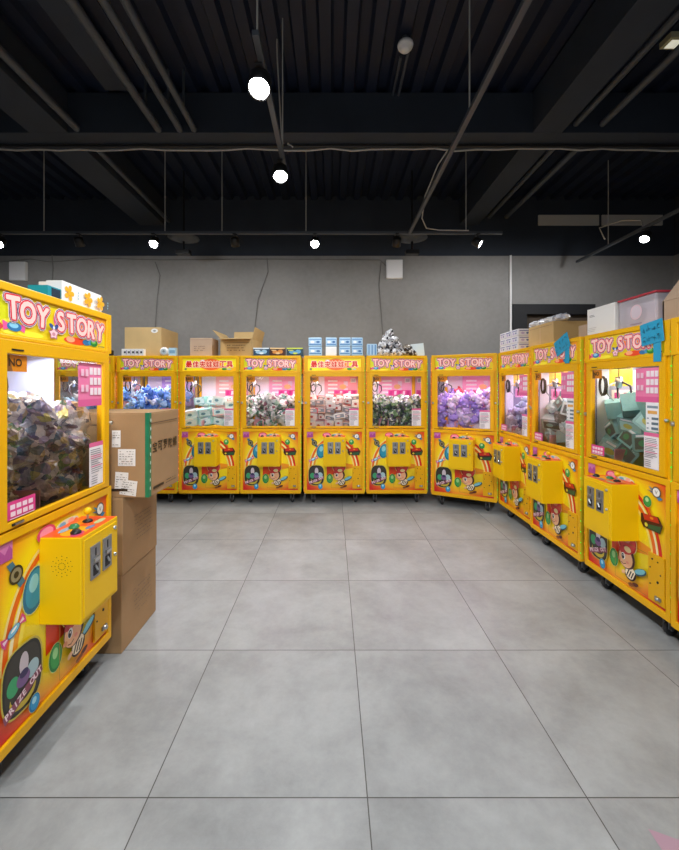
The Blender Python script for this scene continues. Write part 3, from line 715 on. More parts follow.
# left machine
def fruit_box(label, x0, x1, y0, y1, h):
    r = empty('fruit_print_box', ((x0+x1)/2, (y0+y1)/2, T)); tag(r, label, 'box', 'white boxes on the left machine')
    w, d = (x1-x0)/2, (y1-y0)/2; MB().box(-w, w, -d, d, 0, h, PAPER).build('body', r, .003)
    a = Art(0, .0004)
    for c in (-.35, .1, .42):
        x = 2*d*c
        for k in range(5): a.p(ell(x+.022*math.cos(k*1.257), h*.5+.024*math.sin(k*1.257), .014, .012, 10, k*1.257), '#F0B02A')
        a.e(x, h*.5, .012, .012, '#F0B02A')
        for q in (.35, .5, .65): a.e(x+.062, h*q, .004, .004, '#8FB8C8')
    a.mb.build('orange_print', r, loc=(w+.0006, 0, 0), rot=(0, 0, PI/2))
fruit_box('white box with orange fruit print at the front edge on the left machine', -1.30, -1.225, 1.785, 2.09, .095)
fruit_box('white box standing farther back on the left machine', -1.42, -1.33, 1.90, 2.09, .12)
b = MB(); b.box(-.043, .043, -.042, .042, 0, .05, mat('teal_card', '#1F8FA0', .35)); b.box(-.035, .035, -.035, .035, .05, .0505, mat('dark_film', '#27485E', .1, coat=1)); b.box(.043, .0435, -.02, .038, .006, .045, mat('dark_film2', '#1C3348', .1, coat=1))
lie('snack_box', 'flat teal box with dark window lying on the left machine', 'box', b, (-1.268, 1.735, T), .0, bevel=.002)

# back row
r, w, d, h = carton('cardboard_carton', 'large tan carton with a round white sticker on the back row', -2.67, -2.20, 5.06, 5.62, T, T+.37, CARD2, seam='y')
a = Art(0, .0004); a.e(.15, h-.045, .045, .028, '#E4E2DE'); a.e(.15, h-.045, .02, .012, '#9A9A98'); a.r(-.006, .006, h-.09, h-.002, '#C9A672'); a.mb.build('round_sticker', r, loc=(0, -d-.0006, 0))
b = MB(); b.box(-.14, .14, -.03, .03, 0, .085, PAPER)
a = Art(-.0305, .0004)
for k in range(5): a.r(-.11+.052*k, -.085+.052*k, .03, .055, '#3A3A3E')
for k in range(4): a.r(-.08+.052*k, -.07+.052*k, .015, .07, '#B9B2C8')
o = lie('printed_strip_box', 'long white box with dark print in front of the large tan carton', 'box', b, (-2.53, 5.015, T), 0, bevel=.002); a.mb.build('print', o)
b = MB(); b.lathe([(0, 0), (.05, 0), (.054, .01), (.054, .035), (.05, .045), (0, .045)], PAPER, 22)
o = lie('paper_roll', 'small white roll standing on edge beside the large tan carton', 'paper roll', b, (-2.135, 5.03, T+.054), 0, rx=PI/2)
a = Art(0, .0004); a.e(0, 0, .035, .035, '#B8C4C8'); a.e(0, 0, .015, .015, '#7A8488'); a.mb.build('roll_core', o, loc=(0, 0, .0455), rot=(-PI/2, 0, 0))
b = MB(); b.box(-.045, .045, -.03, .03, 0, .10, mat('pale_blue_card', '#B4D4E4', .5)); b.box(-.035, .035, -.0305, -.03, .03, .07, P('#7FA8C4'))
lie('small_carton', 'small pale blue box beside the white roll on the back row', 'box', b, (-2.03, 5.02, T), 0, bevel=.002)
b = MB(); b.box(-.03, .03, -.03, .03, 0, .07, BLACK); b.box(-.02, .02, -.0305, -.03, .02, .05, P('#2F8F6A'))
lie('power_box', 'little black and green box at the left end of the back row', 'box', b, (-2.84, 5.03, T), 0, bevel=.003)
r, w, d, h = carton('cardboard_carton', 'small pinkish carton standing alone on the back row', -1.835, -1.55, 5.08, 5.36, T, T+.235, CARD3, seam='x')
a = Art(0, .0004); scrib(a, -.09, .05, .06, .14, 3, rnd, '#7A6454', .3); a.r(-.14, .14, h-.025, h-.022, '#8E7260'); a.mb.build('printed_text', r, loc=(0, -d-.0006, 0))
# open carton
r = empty('open_carton', (-1.23, 5.38, T), -.06); tag(r, 'open brown carton with raised flaps on the back row', 'carton')
w, d, h = .21, .27, .235; b = MB()
b.box(-w, w, -d, -d+.006, 0, h, CARD2); b.box(-w, w, d-.006, d, 0, h, CARD2); b.box(-w, -w+.006, -d, d, 0, h, CARD2); b.box(w-.006, w, -d, d, 0, h, CARD2); b.box(-w, w, -d, d, 0, .006, CARD2)
b.build('body', r)
for (cx, cy, ww, dd, ax, an, nm) in ((-w, 0, .15, 2*d, 'Y', .75, 'l'), (w, 0, .15, 2*d, 'Y', .25, 'r')):
    f = MB(); sgn = -1 if nm == 'l' else 1
    f.box(-.0025, .0025, -d, d, 0, .15, CARD2)
    fo = f.build('side_flap', r, loc=(cx, 0, h)); fo.rotation_euler = (0, sgn*an, 0)
f = MB(); f.box(-w+.01, w-.01, -.0025, .0025, 0, .10, CARD2); f.build('front_flap', r, loc=(0, -d, h), rot=(1.75, 0, 0))
f = MB(); f.box(-w+.01, w-.01, -.0025, .0025, 0, .16, CARD2); f.build('rear_flap', r, loc=(0, d, h), rot=(-.15, 0, 0))
a = Art(0, .0004); a.r(-.17, .17, h-.06, h-.055, '#6E5637'); scrib(a, -.12, .12, .06, .16, 3, rnd, '#8A6C48', .4); a.mb.build('printed_text', r, loc=(0, -d-.0006, 0))
# three printed boxes
for (x0, x1, c1, c2, c3, lab) in ((-1.0, -.80, '#2A4A66', '#9CC4DC', '#E4EEF2', 'dark blue and white snack box, left of three on the back row'),
                                  (-.785, -.60, '#4A2A1C', '#D98A3A', '#E9C48A', 'brown and orange snack box between two blue boxes'),
                                  (-.575, -.37, '#1F3F4C', '#5E9CC4', '#C9D64A', 'teal snack box with a lime edge, right of three')):
    w = (x1-x0)/2; b = MB(); b.box(-w, w, -.05, .05, 0, .10, P(c1)); o = lie('snack_box', lab, 'box', b, ((x0+x1)/2, 5.04, T), 0, 'printed snack boxes on the back row', .002)
    a = Art(-.0505, .0004); a.r(-w, w, .084, .10, c3); a.e(-w*.3, .045, w*.4, .022, c2); a.e(w*.4, .05, w*.35, .025, c2); a.e(w*.05, .03, w*.3, .012, c3); a.r(-w*.8, -w*.2, .06, .072, c3)
    a.mb.build('front_print', o)
# blue tissue packs
BL = mat('blue_tissue_film', '#A9CBE4', .3, coat=.4)
def tissue(label, x, z, w=.145, h=.115, white=False, up=False):
    b = MB(); b.box(-w/2, w/2, -.05, .05, 0, h, PAPER if white else BL); o = lie('tissue_pack', label, 'tissue pack', b, (x, 5.05, z), rnd.uniform(-.03, .03), 'blue tissue packs on the back row', .008)
    if not white:
        a = Art(-.0505, .0004)
        if up:
            for k in range(3): a.r(-w/2+.02+.04*k, -w/2+.034+.04*k, .012, h-.012, '#4F86BC')
        else:
            a.r(-w/2+.01, w/2-.01, .018, .034, '#4F86BC'); a.r(-w/2+.01, w/2-.01, h-.03, h-.018, '#5E94C8'); a.e(-w*.2, h*.5, w*.16, .016, '#EEF5FA'); a.e(w*.22, h*.5, w*.14, .014, '#3F74AE')
        a.mb.build('wave_print', o)
for x, hi, lo in ((-.225, 'upper', 'lower'),):
    tissue('lower tissue pack at the left end of the blue row', -.212, T, .17); tissue('upper tissue pack at the left end of the blue row', -.215, T+.117, .17)
tissue('plain white pack supporting the second blue tissue pack', -.01, T, .14, .115, True); tissue('blue tissue pack lying on the plain white pack', -.01, T+.117, .14)
tissue('lower tissue pack in the left half of the wide blue block', .165, T, .145); tissue('upper tissue pack in the left half of the wide blue block', .165, T+.117, .145)
tissue('lower tissue pack in the right half of the wide blue block', .320, T, .145); tissue('upper tissue pack in the right half of the wide blue block', .320, T+.117, .145)
tissue('single upright blue tissue pack next to the silver bundles', .51, T, .13, .15, False, True)
# silver bundles
SIL = ramp_mat('silver_black_foil', [(0, '#D2D3D6'), (.45, '#2A2A2E'), (.6, '#EDEDEF'), (.8, '#8A8B90')], 'cells', .25, scale=32, coat=.5)
bms = [bag_mesh('silver_bundle', SIL, 60+i, (.055, .05, .055)) for i in range(3)]
k = 0
for row, n, z in ((0, 4, .05), (1, 3, .135), (2, 2, .215), (3, 1, .285)):
    for i in range(n):
        o = bpy.data.objects.new('silver_bundle', bms[k % 3]); COL.objects.link(o); o.location = (.60+.095*(i+row*.5), 5.06+.01*(k % 2), T+z); o.rotation_euler = (k, k*2, k*.5)
        tag(o, 'round silver and black foil bundle piled on the back row', 'foil bundle', 'silver foil bundles on the back row'); k += 1
dks = [bag_mesh('crumpled_bag', ramp_mat('brown_black_foil', [(0, '#3A2F2A'), (.4, '#8A7A66'), (.55, '#1E1C1C'), (.75, '#B4B0A8')], 'cells', .25, scale=30, coat=.5), 70+i, (.085, .05, .04)) for i in range(2)]
for i, (x, z) in enumerate(((.93, .045), (1.03, .048), (.985, .105))):
    o = bpy.data.objects.new('crumpled_bag', dks[i % 2]); COL.objects.link(o); o.location = (x, 5.07, T+z); o.rotation_euler = (.2*i, .25, .4*i)
    tag(o, 'crumpled dark brown bag lying right of the silver bundles', 'bag', 'dark bags on the back row')
b = MB(); b.box(-.085, .085, -.012, .012, 0, .16, mat('pale_blue_paper', '#CFDEE2', .6)); lie('paper_packet', 'pale blue flat packet leaning beside the dark crumpled bags', 'packet', b, (1.115, 5.08, T), .1, bevel=.004, ry=-.12)

# right row
PK = mat('white_pack_film', '#E9E7EE', .3, coat=.4)
n = 0
for row in range(3):
    for i in range(3):
        b = MB(); b.box(-.075, .075, -.07, .07, 0, .072, PK); o = lie('white_pack', 'white printed pack stacked at the far end of the right row', 'pack', b, (2.03, 4.22+.148*i, T+.0735*row), -PI/2+rnd.uniform(-.03, .03)+PI, 'white packs on the far right machine', .006)
        for rz, yy in ((PI, .0705), (0, -.0705), (PI/2, .0755), (-PI/2, -.0755)):
            a = Art(0, .0004); a.r(-.055, .055, .048, .058, '#8A8CB8'); a.e(-.02, .028, .02, .012, '#C4B4D8'); a.e(.03, .028, .014, .01, '#5A6A9A')
            if rz in (0, PI): a.mb.build('print', o, loc=(0, yy, 0), rot=(0, 0, rz))
            else: a.mb.build('print', o, loc=(yy, 0, 0), rot=(0, 0, rz))
r, w, d, h = carton('cardboard_carton', 'low brown carton on the right row carrying the silver white bags', 2.04, 2.42, 3.62, 4.08, T, T+.215, CARD2, seam='y')
a = Art(0, .0004); a.r(-.012, .012, .01, h-.004, '#C7A878'); a.r(-.2, .2, h-.03, h-.027, '#7E623E'); a.mb.build('tape_line', r, loc=(-w-.0006, 0, 0), rot=(0, 0, -PI/2))
WB = ramp_mat('silver_white_film', [(0, '#DCDDE4'), (.5, '#F3F3F6'), (.7, '#A4A7B4'), (.85, '#C9CBD6')], 'cells', .2, scale=22, coat=.6)
wms = [bag_mesh('silver_bag', WB, 80+i, (.10, .06, .035)) for i in range(2)]
for i in range(4):
    o = bpy.data.objects.new('silver_bag', wms[i % 2]); COL.objects.link(o); o.location = (2.13, 3.66+.13*i, T+.215+.034); o.rotation_euler = (0, 0, 1.5+.2*i)
    tag(o, 'silver white bag lying on the low brown carton', 'bag', 'silver bags on the brown carton')
r, w, d, h = carton('cardboard_carton', 'narrow cardboard box standing beside the white printed carton', 2.0, 2.12, 3.085, 3.19, T, T+.10, CARD3, seam='x')
# white carton and lidded container
r, w, d, h = carton('white_carton', 'plain white carton with small grey print on the right row', 1.99, 2.33, 2.765, 3.065, T, T+.205, PAPER, seam='y')
a = Art(0, .0004); a.r(-.12, -.06, .14, .145, '#9A9A98'); a.r(-.12, -.07, .15, .155, '#9A9A98')
for k in range(3): a.r(-.14, -.06+.01*k, .03+.012*k, .034+.012*k, '#C9C6C4')
a.mb.build('grey_print', r, loc=(-w-.0006, 0, 0), rot=(0, 0, -PI/2))
r = empty('storage_container', (2.15, 2.585, T), -PI/2); tag(r, 'translucent white container with a red lid on the right row', 'container')
b = MB(); b.box(-.16, .16, -.15, .15, 0, .195, FILM); b.build('body', r, .012)
b = MB(); b.box(-.165, .165, -.155, .155, .195, .208, mat('red_lid_plastic', '#C4384A', .4)); b.build('lid', r, .005)
b = MB(); b.box(-.13, .13, -.12, .12, .012, .16, mat('pale_lilac_content', '#D9C9D4', .7)); b.build('lining', r, .01)
a = Art(0, .0004); a.e(0, .10, .05, .05, '#E2C4CE'); a.e(0, .10, .04, .04, '#D9CBD6'); a.r(-.03, .03, .165, .168, '#A08A94'); a.r(-.05, .05, .02, .026, '#8A7A8A'); a.mb.build('front_print', r, loc=(0, -.1506, 0))
r = empty('open_carton', (2.28, 2.085, T), 0); tag(r, 'big pale brown carton with open flaps at the right edge', 'carton')
w, d, h = .25, .325, .13; b = MB()
for x0, x1, y0, y1 in ((-w, -w+.007, -d, d), (w-.007, w, -d, d), (-w, w, -d, -d+.007), (-w, w, d-.007, d)): b.box(x0, x1, y0, y1, 0, h, CARD3)
b.box(-w, w, -d, d, 0, .006, CARD3); b.build('body', r)
f = MB(); f.box(-w+.01, w-.01, -.003, .003, 0, .17, CARD2); f.build('side_flap', r, loc=(0, d, h-.02), rot=(-1.0, 0, 0))
f = MB(); f.add([(-.003, -d, 0), (-.003, d, 0), (-.003, d-.09, .17), (-.003, -d+.09, .17), (.003, -d, 0), (.003, d, 0), (.003, d-.09, .17), (.003, -d+.09, .17)], [(0, 1, 2, 3), (7, 6, 5, 4), (0, 4, 5, 1), (1, 5, 6, 2), (2, 6, 7, 3), (3, 7, 4, 0)], CARD3); f.build('front_flap', r, loc=(-w, 0, h), rot=(0, .35, 0))
f = MB(); f.add([(-w, -.003, 0), (w, -.003, 0), (w-.05, -.003, .2), (-w+.05, -.003, .2), (-w, .003, 0), (w, .003, 0), (w-.05, .003, .2), (-w+.05, .003, .2)], [(0, 1, 2, 3), (7, 6, 5, 4), (0, 4, 5, 1), (1, 5, 6, 2), (2, 6, 7, 3), (3, 7, 4, 0)], CARD3); f.build('rear_flap', r, loc=(0, -d+.006, h), rot=(.3, 0, 0))
a = Art(0, .0004); a.r(-.2, .2, .09, .13, '#C9B8A2'); a.r(-.12, .0, .10, .12, '#E6DDD0'); a.mb.build('clear_tape', r, loc=(-w-.0006, 0, 0), rot=(0, 0, -PI/2))
# blue paper signs
def blue_sign(label, x, y, z, w, h, ang, tx, tw, tz, seed):
    BLP = mat('blue_sign_card', '#1F9CC4', .6)
    r = empty('paper_sign', (x, y, z), -PI/2); tag(r, label, 'paper sign', 'blue paper signs')
    MB().box(-w/2, w/2, -.003, 0, -h/2, h/2, BLP).build('card', r, .0008, rot=(0, -ang, 0))
    MB().box(tx-tw/2, tx+tw/2, .0004, .0024, tz-z, 0, BLP).build('tail', r, .0006)
    a = Art(-.0035, .0002); q = random.Random(seed)
    for row in range(2):
        for c in range(4):
            cx = w*(-.36+.24*c); cz = h*(.22-.46*row)
            for k in range(5):
                px, pz = cx+q.uniform(-.012, .012), cz+q.uniform(-.014, .014)
                if q.random() < .5: a.r(px-.009, px+.009, pz-.0012, pz+.0012, '#0F4258')
                else: a.r(px-.0012, px+.0012, pz-.010, pz+.010, '#0F4258')
    a.mb.build('handwriting', r, rot=(0, -ang, 0))
blue_sign('tilted blue paper sign pasted over the machine sign above the grey green boxes', 1.9185, 3.277, 1.845, .205, .13, .38, .067, .06, 1.685, 4)
blue_sign('nearly upright blue paper sign on the machine holding teal boxes', 1.931, 2.372, 1.822, .168, .135, .12, .037, .055, 1.645, 9)
# extra white leaflet inside window of machines 8, 9
for r in (CM[8][0], CM[9][0]):
    a = Art(.003, .0004); a.r(.205, .306, 1.225, 1.40, '#EDEFF2'); a.r(.215, .295, 1.365, 1.38, '#7C93A0'); a.r(.22, .29, 1.33, 1.35, '#E0A85A')
    for k in range(3): a.r(.25, .30, 1.295-.03*k, 1.31-.03*k, '#5E7484'); a.r(.215, .23, 1.298-.03*k, 1.306-.03*k, '#8A9AA4')
    a.mb.build('price_leaflet', r)

# ------------------------------------------------------------------ room
def struct(o): o['kind'] = 'structure'; return o
XW0, XW1, YW, YR, ZD = -5.4, 5.3, 6.1, -3.6, 4.4
def floor_mat():
    m = bpy.data.materials.new('grey_porcelain_tile'); m.use_nodes = True
    n = m.node_tree.nodes; l = m.node_tree.links; b = n['Principled BSDF']
    tc = n.new('ShaderNodeTexCoord'); mp = n.new('ShaderNodeMapping'); mp.inputs['Location'].default_value = (-.129, -1.432, 0)
    l.new(tc.outputs['Object'], mp.inputs[0]); sp = n.new('ShaderNodeSeparateXYZ'); l.new(mp.outputs[0], sp.inputs[0])
    def M(op, a, c=None, v=None):
        k = n.new('ShaderNodeMath'); k.operation = op
        for i, q in enumerate((a, c)):
            if q is None: continue
            if isinstance(q, (int, float)): k.inputs[i].default_value = q
            else: l.new(q, k.inputs[i])
        return k.outputs[0]
    ds = []; ids = []
    for ax in (0, 1):
        d = M('DIVIDE', sp.outputs[ax], .8); f = M('FRACT', d); ids.append(M('FLOOR', d))
        ds.append(M('MINIMUM', f, M('SUBTRACT', 1, f)))
    dist = M('MINIMUM', ds[0], ds[1])
    line = M('LESS_THAN', dist, .0026)
    cm = n.new('ShaderNodeCombineXYZ'); l.new(ids[0], cm.inputs[0]); l.new(ids[1], cm.inputs[1])
    wn = n.new('ShaderNodeTexWhiteNoise'); l.new(cm.outputs[0], wn.inputs['Vector'])
    ad = n.new('ShaderNodeVectorMath'); sc3 = n.new('ShaderNodeVectorMath'); sc3.operation = 'SCALE'; sc3.inputs['Scale'].default_value = 9
    l.new(wn.outputs['Color'], sc3.inputs[0]); l.new(tc.outputs['Object'], ad.inputs[0]); l.new(sc3.outputs[0], ad.inputs[1])
    nz = n.new('ShaderNodeTexNoise'); nz.inputs['Scale'].default_value = 2.2; nz.inputs['Detail'].default_value = 8; nz.inputs['Roughness'].default_value = .72; nz.inputs['Distortion'].default_value = .1
    l.new(ad.outputs[0], nz.inputs['Vector'])
    cr = n.new('ShaderNodeValToRGB'); e = cr.color_ramp.elements; e[0].position = .3; e[0].color = srgb('#858787'); e[1].position = .7; e[1].color = srgb('#AAADAD')
    l.new(nz.outputs['Fac'], cr.inputs[0])
    mx = n.new('ShaderNodeMix'); mx.data_type = 'RGBA'; l.new(line, mx.inputs['Factor']); l.new(cr.outputs[0], mx.inputs['A']); mx.inputs['B'].default_value = srgb('#4A4846')
    l.new(mx.outputs['Result'], b.inputs['Base Color'])
    r = n.new('ShaderNodeMapRange'); r.inputs['From Min'].default_value = .3; r.inputs['From Max'].default_value = .7; r.inputs['To Min'].default_value = .30; r.inputs['To Max'].default_value = .46
    l.new(nz.outputs['Fac'], r.inputs[0]); l.new(r.outputs[0], b.inputs['Roughness']); b.inputs['Specular IOR Level'].default_value = .45
    return m
f = MB(); f.box(XW0-.2, XW1+.2, YR, YW+.2, -.1, 0, floor_mat()); struct(f.build('floor'))
def stucco():
    m = bpy.data.materials.new('grey_cement_plaster'); m.use_nodes = True
    n = m.node_tree.nodes; l = m.node_tree.links; b = n['Principled BSDF']
    tc = n.new('ShaderNodeTexCoord'); nz = n.new('ShaderNodeTexNoise'); nz.inputs['Scale'].default_value = .9; nz.inputs['Detail'].default_value = 9; nz.inputs['Roughness'].default_value = .65
    n2 = n.new('ShaderNodeTexNoise'); n2.inputs['Scale'].default_value = 18; n2.inputs['Detail'].default_value = 4
    l.new(tc.outputs['Object'], nz.inputs[0]); l.new(tc.outputs['Object'], n2.inputs[0])
    ml = n.new('ShaderNodeMath'); ml.operation = 'MULTIPLY_ADD'; ml.inputs[1].default_value = .3; l.new(n2.outputs['Fac'], ml.inputs[0]); l.new(nz.outputs['Fac'], ml.inputs[2])
    cr = n.new('ShaderNodeValToRGB'); e = cr.color_ramp.elements; e[0].position = .45; e[0].color = srgb('#82817F'); e[1].position = .85; e[1].color = srgb('#949391')
    l.new(ml.outputs[0], cr.inputs[0]); l.new(cr.outputs[0], b.inputs['Base Color']); b.inputs['Roughness'].default_value = .85; return m
ST = stucco()
ZG = 3.52
# opening in the back wall: x 2.79..4.05, z up to 2.77
OX0, OX1, OZ = 2.80, 4.08, 2.77
w = MB(); w.box(XW0-.2, OX0, YW, YW+.2, 0, ZG, ST); w.box(OX1, XW1+.2, YW, YW+.2, 0, ZG, ST); w.box(OX0, OX1, YW, YW+.2, OZ, ZG, ST); w.box(OX0, OX1, YW, YW+.2, 0, 1.2, ST); struct(w.build('wall_back'))
w = MB(); w.box(XW0-.2, XW1+.2, YW+.03, YW+.2, ZG+.0005, ZD+.1, PAINT); struct(w.build('wall_back_upper'))
w = MB(); w.box(XW0-.2, XW0, YR, YW-.0005, 0, ZG, ST); struct(w.build('wall_left'))
w = MB(); w.box(XW1, XW1+.2, YR, YW-.0005, 0, ZG, ST); struct(w.build('wall_right'))
for nm, x0, x1 in (('wall_left_upper', XW0-.2, XW0-.02), ('wall_right_upper', XW1+.02, XW1+.2)):
    w = MB(); w.box(x0, x1, YR, YW-.0005, ZG+.0005, ZD+.1, PAINT); struct(w.build(nm))
w = MB(); w.box(XW0-.2, XW1+.2, YR-.2, YR-.0005, 3.2, ZD+.1, PAINT); struct(w.build('wall_front'))
BLK = mat('black_window_frame', '#101116', .65)
w = MB(); w.ring(OX0+.001, OX1-.001, 1.201, OZ-.001, OX0+.22, OX1-.06, 1.3, OZ-.16, YW-.02, YW+.12, BLK); win = struct(w.build('window_1', None, .004))
w = MB(); w.box(OX0+.2, OX1-.05, YW+.09, YW+.11, 1.28, OZ-.15, mat('brown_blind', '#4A3D30', .7)); w.box(OX0+.2, OX1-.05, YW+.085, YW+.092, 2.2, 2.23, mat('brown_blind', '#4A3D30')); w.build('brown_panel', win)
# ceiling deck with trapezoid ribs
c = MB(); vs = []; x = XW0-.2; prof = []
while x < XW1+.2:
    prof += [(x, ZD), (x+.09, ZD), (x+.115, ZD+.06), (x+.195, ZD+.06), (x+.22, ZD)]; x += .22
for x, z in prof: vs += [(x, YR-.2, z), (x, YW+.2, z)]
c.add(vs, [(2*i, 2*i+1, 2*i+3, 2*i+2) for i in range(len(prof)-1)], DECKM); 
c.box(XW0-.2, XW1+.2, YR-.2, YW+.2, ZD+.07, ZD+.2, DECKM); struct(c.build('ceiling'))
def beam(x0, x1, y0, y1, z0, z1=ZD-.0005, n='ceiling_beam'):
    b = MB(); b.box(x0, x1, y0, y1, z0, z1, PAINT); return struct(b.build(n, None, .004))
beam(XW0, XW1, 3.88, 4.16, 4.0)
beam(XW0, XW1, -1.2, -.92, 4.0)
for x0, x1 in ((-2.99, -2.61), (1.98, 2.27)):
    beam(x0, x1, 4.1605, YW+.02, 4.0); beam(x0, x1, -.9195, 3.8795, 4.0); beam(x0, x1, YR, -1.2005, 4.0)
beam(-2.13, -1.92, -.9195, 3.7, 4.28)
# plaster vents high on the back wall
for x0, x1, i in ((3.21, 4.15, 1), (4.2, 5.14, 2)):
    w = MB(); w.box(x0, x1, YW+.005, YW+.0295, 4.0, 4.16, mat('grey_glazing', '#C9C8C2', .6)); struct(w.build('trim_%d' % i, None, .003))

# ------------------------------------------------------------------ ceiling fittings
def pipe(label, pts, r, m=PIPEM, name='conduit_pipe', cat='pipe', group=None):
    return tag(MB().tube(pts, r, m, 10).build(name), label, cat, group)
for x, lab, rr in ((-1.71, 'dark pipe along the ceiling, leftmost of the three', .036), (-1.50, 'dark pipe along the ceiling, middle of the three', .033), (-1.36, 'dark pipe along the ceiling, rightmost of the three', .03)):
    p = pipe(lab, [(x, -.9, 4.03), (x, 3.875, 4.03)], rr, group='three pipes under the deck')
    for y in (.8, 2.3, 3.6): MB().box(x-.008, x+.008, y-.012, y+.012, 4.03+rr-.004, 4.398, PIPEM).build('hanger', p)
pipe('dark pipe running beside the wide left beam', [(-2.51, -.9, 4.035), (-2.51, 3.87, 4.035)], .035)
pipe('dark pipe continuing beside the wide left beam toward the back wall', [(-2.51, 4.17, 4.035), (-2.51, 6.05, 4.035)], .028)
for x, r0, q in ((2.40, .03, 'inner'), (2.66, .032, 'outer')):
    pipe('%s of two dark pipes right of the right beam, near part' % q, [(x, -.9, 4.08), (x, 3.87, 4.08)], r0, group='pipes beside the right beam')
    pipe('%s of two dark pipes right of the right beam, far part' % q, [(x, 4.17, 4.08), (x, 6.0, 4.08)], r0, group='pipes beside the right beam')
def rod(parent, x, y, z0, z1=ZD, r=.0045, m=CABLEW): return MB().tube([(x, y, z0), (x, y, z1)], r, m, 6).build('suspension_rod', parent)
# lighting tracks
def track(label, x0, y0, x1, y1, z, rods):
    r = empty('lighting_track', ((x0+x1)/2, (y0+y1)/2, z)); tag(r, label, 'lighting track', 'black lighting tracks')
    dx, dy = (x1-x0)/2, (y1-y0)/2; b = MB()
    if abs(dx) > abs(dy): b.box(-dx, dx, -.018, .018, -.016, .016, PIPEM)
    else: b.box(-.018, .018, -abs(dy), abs(dy), -.016, .016, PIPEM)
    b.build('rail', r, .003)
    for x, y in rods: MB().tube([(x-r.location.x, y-r.location.y, .016), (x-r.location.x, y-r.location.y, ZD-z)], .0055, CABLEW, 6).build('suspension_rod', r)
    return r
ZTK = 3.30
track('long black lighting track across the room before the back wall', -5.2, 4.62, 2.0, 4.62, ZTK, [((px-332)/393*4.62, 4.62) for px in (44, 165, 222, 306, 466)])
track('short black lighting track above the centre of the floor', -.39, 2.0, -.39, 3.3, ZTK, [(-.39, 2.05), (-.39, 3.1)])
track('black lighting track running from overhead toward the long track, centre right', .91, .6, .91, 4.6, ZTK, [(.91, .8), (.91, 2.6)])
track('black lighting track above the right machines', 3.55, 2.6, 3.55, 5.7, ZTK, [(3.55, 5.05)])
EM = mat('lamp_face_glow', '#FFFFFF', .3, emit=60); EMD = mat('lamp_face_dim', '#8A8C90', .3, .3)
def spot(label, x, y, z, aim, lit=True, watts=60, group='round track spotlights', size=.05):
    r = empty('track_spotlight', (x, y, z)); tag(r, label, 'spotlight', group)
    MB().box(-.02, .02, -.04, .04, -.03-.0005, -.0165, BLACK).build('track_adapter', r, .002)
    MB().tube([(0, 0, -.03), (0, 0, -.075)], .008, BLACK, 8).build('arm', r)
    d = Vector(aim).normalized(); q = (-d).to_track_quat('Z', 'Y').to_matrix().to_4x4(); Mx = Matrix.Translation((0, 0, -.11)) @ q
    h = MB(); h.lathe([(0, .06), (size*.75, .058), (size, .045), (size*1.05, -.045), (size*.93, -.047), (size*.9, -.035)], BLACK, 24, Mx); h.build('lamp_housing', r)
    fc = MB(); fc.lathe([(size*.9, -.034), (0, -.034)], EM if lit else EMD, 24, Mx); fc.build('lamp_face', r)
    if lit:
        li = bpy.data.lights.new('spot', 'SPOT'); li.energy = watts; li.spot_size = 3.0; li.spot_blend = .5; li.shadow_soft_size = .05; li.color = (.97, .98, 1)
        lo = bpy.data.objects.new('spot', li); COL.objects.link(lo); lo.parent = r; lo.location = Vector((0, 0, -.12))+d*.06; lo.rotation_euler = (.56 if y > 4 else 0, 0, 0)
    return r
K = .75
spot('large lit round spotlight nearest overhead on the short track', -.405, 2.20, ZTK, (.0, -.45, -1), True, 100*K, size=.062)
spot('lit spotlight at the far end of the short centre track', -.41, 3.12, ZTK, (.1, -.5, -1), True, 90*K, size=.058)
spot('lit spotlight at the far left end of the long track', -3.90, 4.62, ZTK, (.1, -.75, -.8), True, 90*K)
spot('lit spotlight on the long track, above the stacked cartons', -2.09, 4.62, ZTK, (.1, -.75, -.8), True, 90*K)
spot('lit spotlight on the long track, above the blue tissue packs', -.20, 4.62, ZTK, (0, -.75, -.8), True, 90*K)
spot('lit spotlight turned aside at the right end of the long track', 1.71, 4.62, ZTK, (.75, -.35, -.6), True, 90*K)
spot('lit spotlight on the right track above the open carton', 3.55, 4.45, ZTK, (-.6, -.3, -.8), True, 80*K)
spot('unlit spotlight between the two leftmost lit ones on the long track', -2.97, 4.62, ZTK, (0, .5, -.8), False)
spot('unlit spotlight left of the centre rod on the long track', -1.14, 4.62, ZTK, (0, .5, -.8), False)
spot('unlit spotlight beside the round dish, right of centre', .76, 4.62, ZTK, (0, .6, -.6), False)
# dishes on stems above the wall
for x, lab in ((-2.0, 'black round dish on a stem above the wall, left'), (1.08, 'black round dish on a stem above the wall, right')):
    r = empty('round_dish', (x, 5.3, 3.30)); tag(r, lab, 'dish', 'black dishes near the back wall')
    MB().lathe([(0, .16), (.06, .165), (.20, .20), (.205, .193), (.06, .15), (0, .145)], PIPEM, 24).build('dish', r)
    MB().tube([(0, 0, .02), (0, 0, ZD-3.30)], .014, BLACK).build('stem', r)
    MB().box(-.09, .09, -.05, .05, -.03, .03, BLACK).build('base_box', r, .006)
# smoke detector
r = empty('smoke_detector', (.61, 3.27, ZD)); tag(r, 'white round smoke detector under the ceiling deck', 'smoke detector')
MB().tube([(0, 0, 0), (0, 0, -.05)], .03, PIPEM).build('mount_box', r)
MB().lathe([(0, -.05), (.062, -.05), (.066, -.065), (.06, -.085), (.045, -.09), (.042, -.105), (.025, -.118), (0, -.12)], WHITE, 26).build('sensor_head', r)
pipe('thin dark conduit running from the white smoke detector to the cross beam', [(.655, 3.36, 4.37), (.655, 3.875, 4.37)], .014)
pipe('thin dark conduit beside the smoke detector conduit', [(.60, 3.42, 4.37), (.60, 3.875, 4.37)], .012)
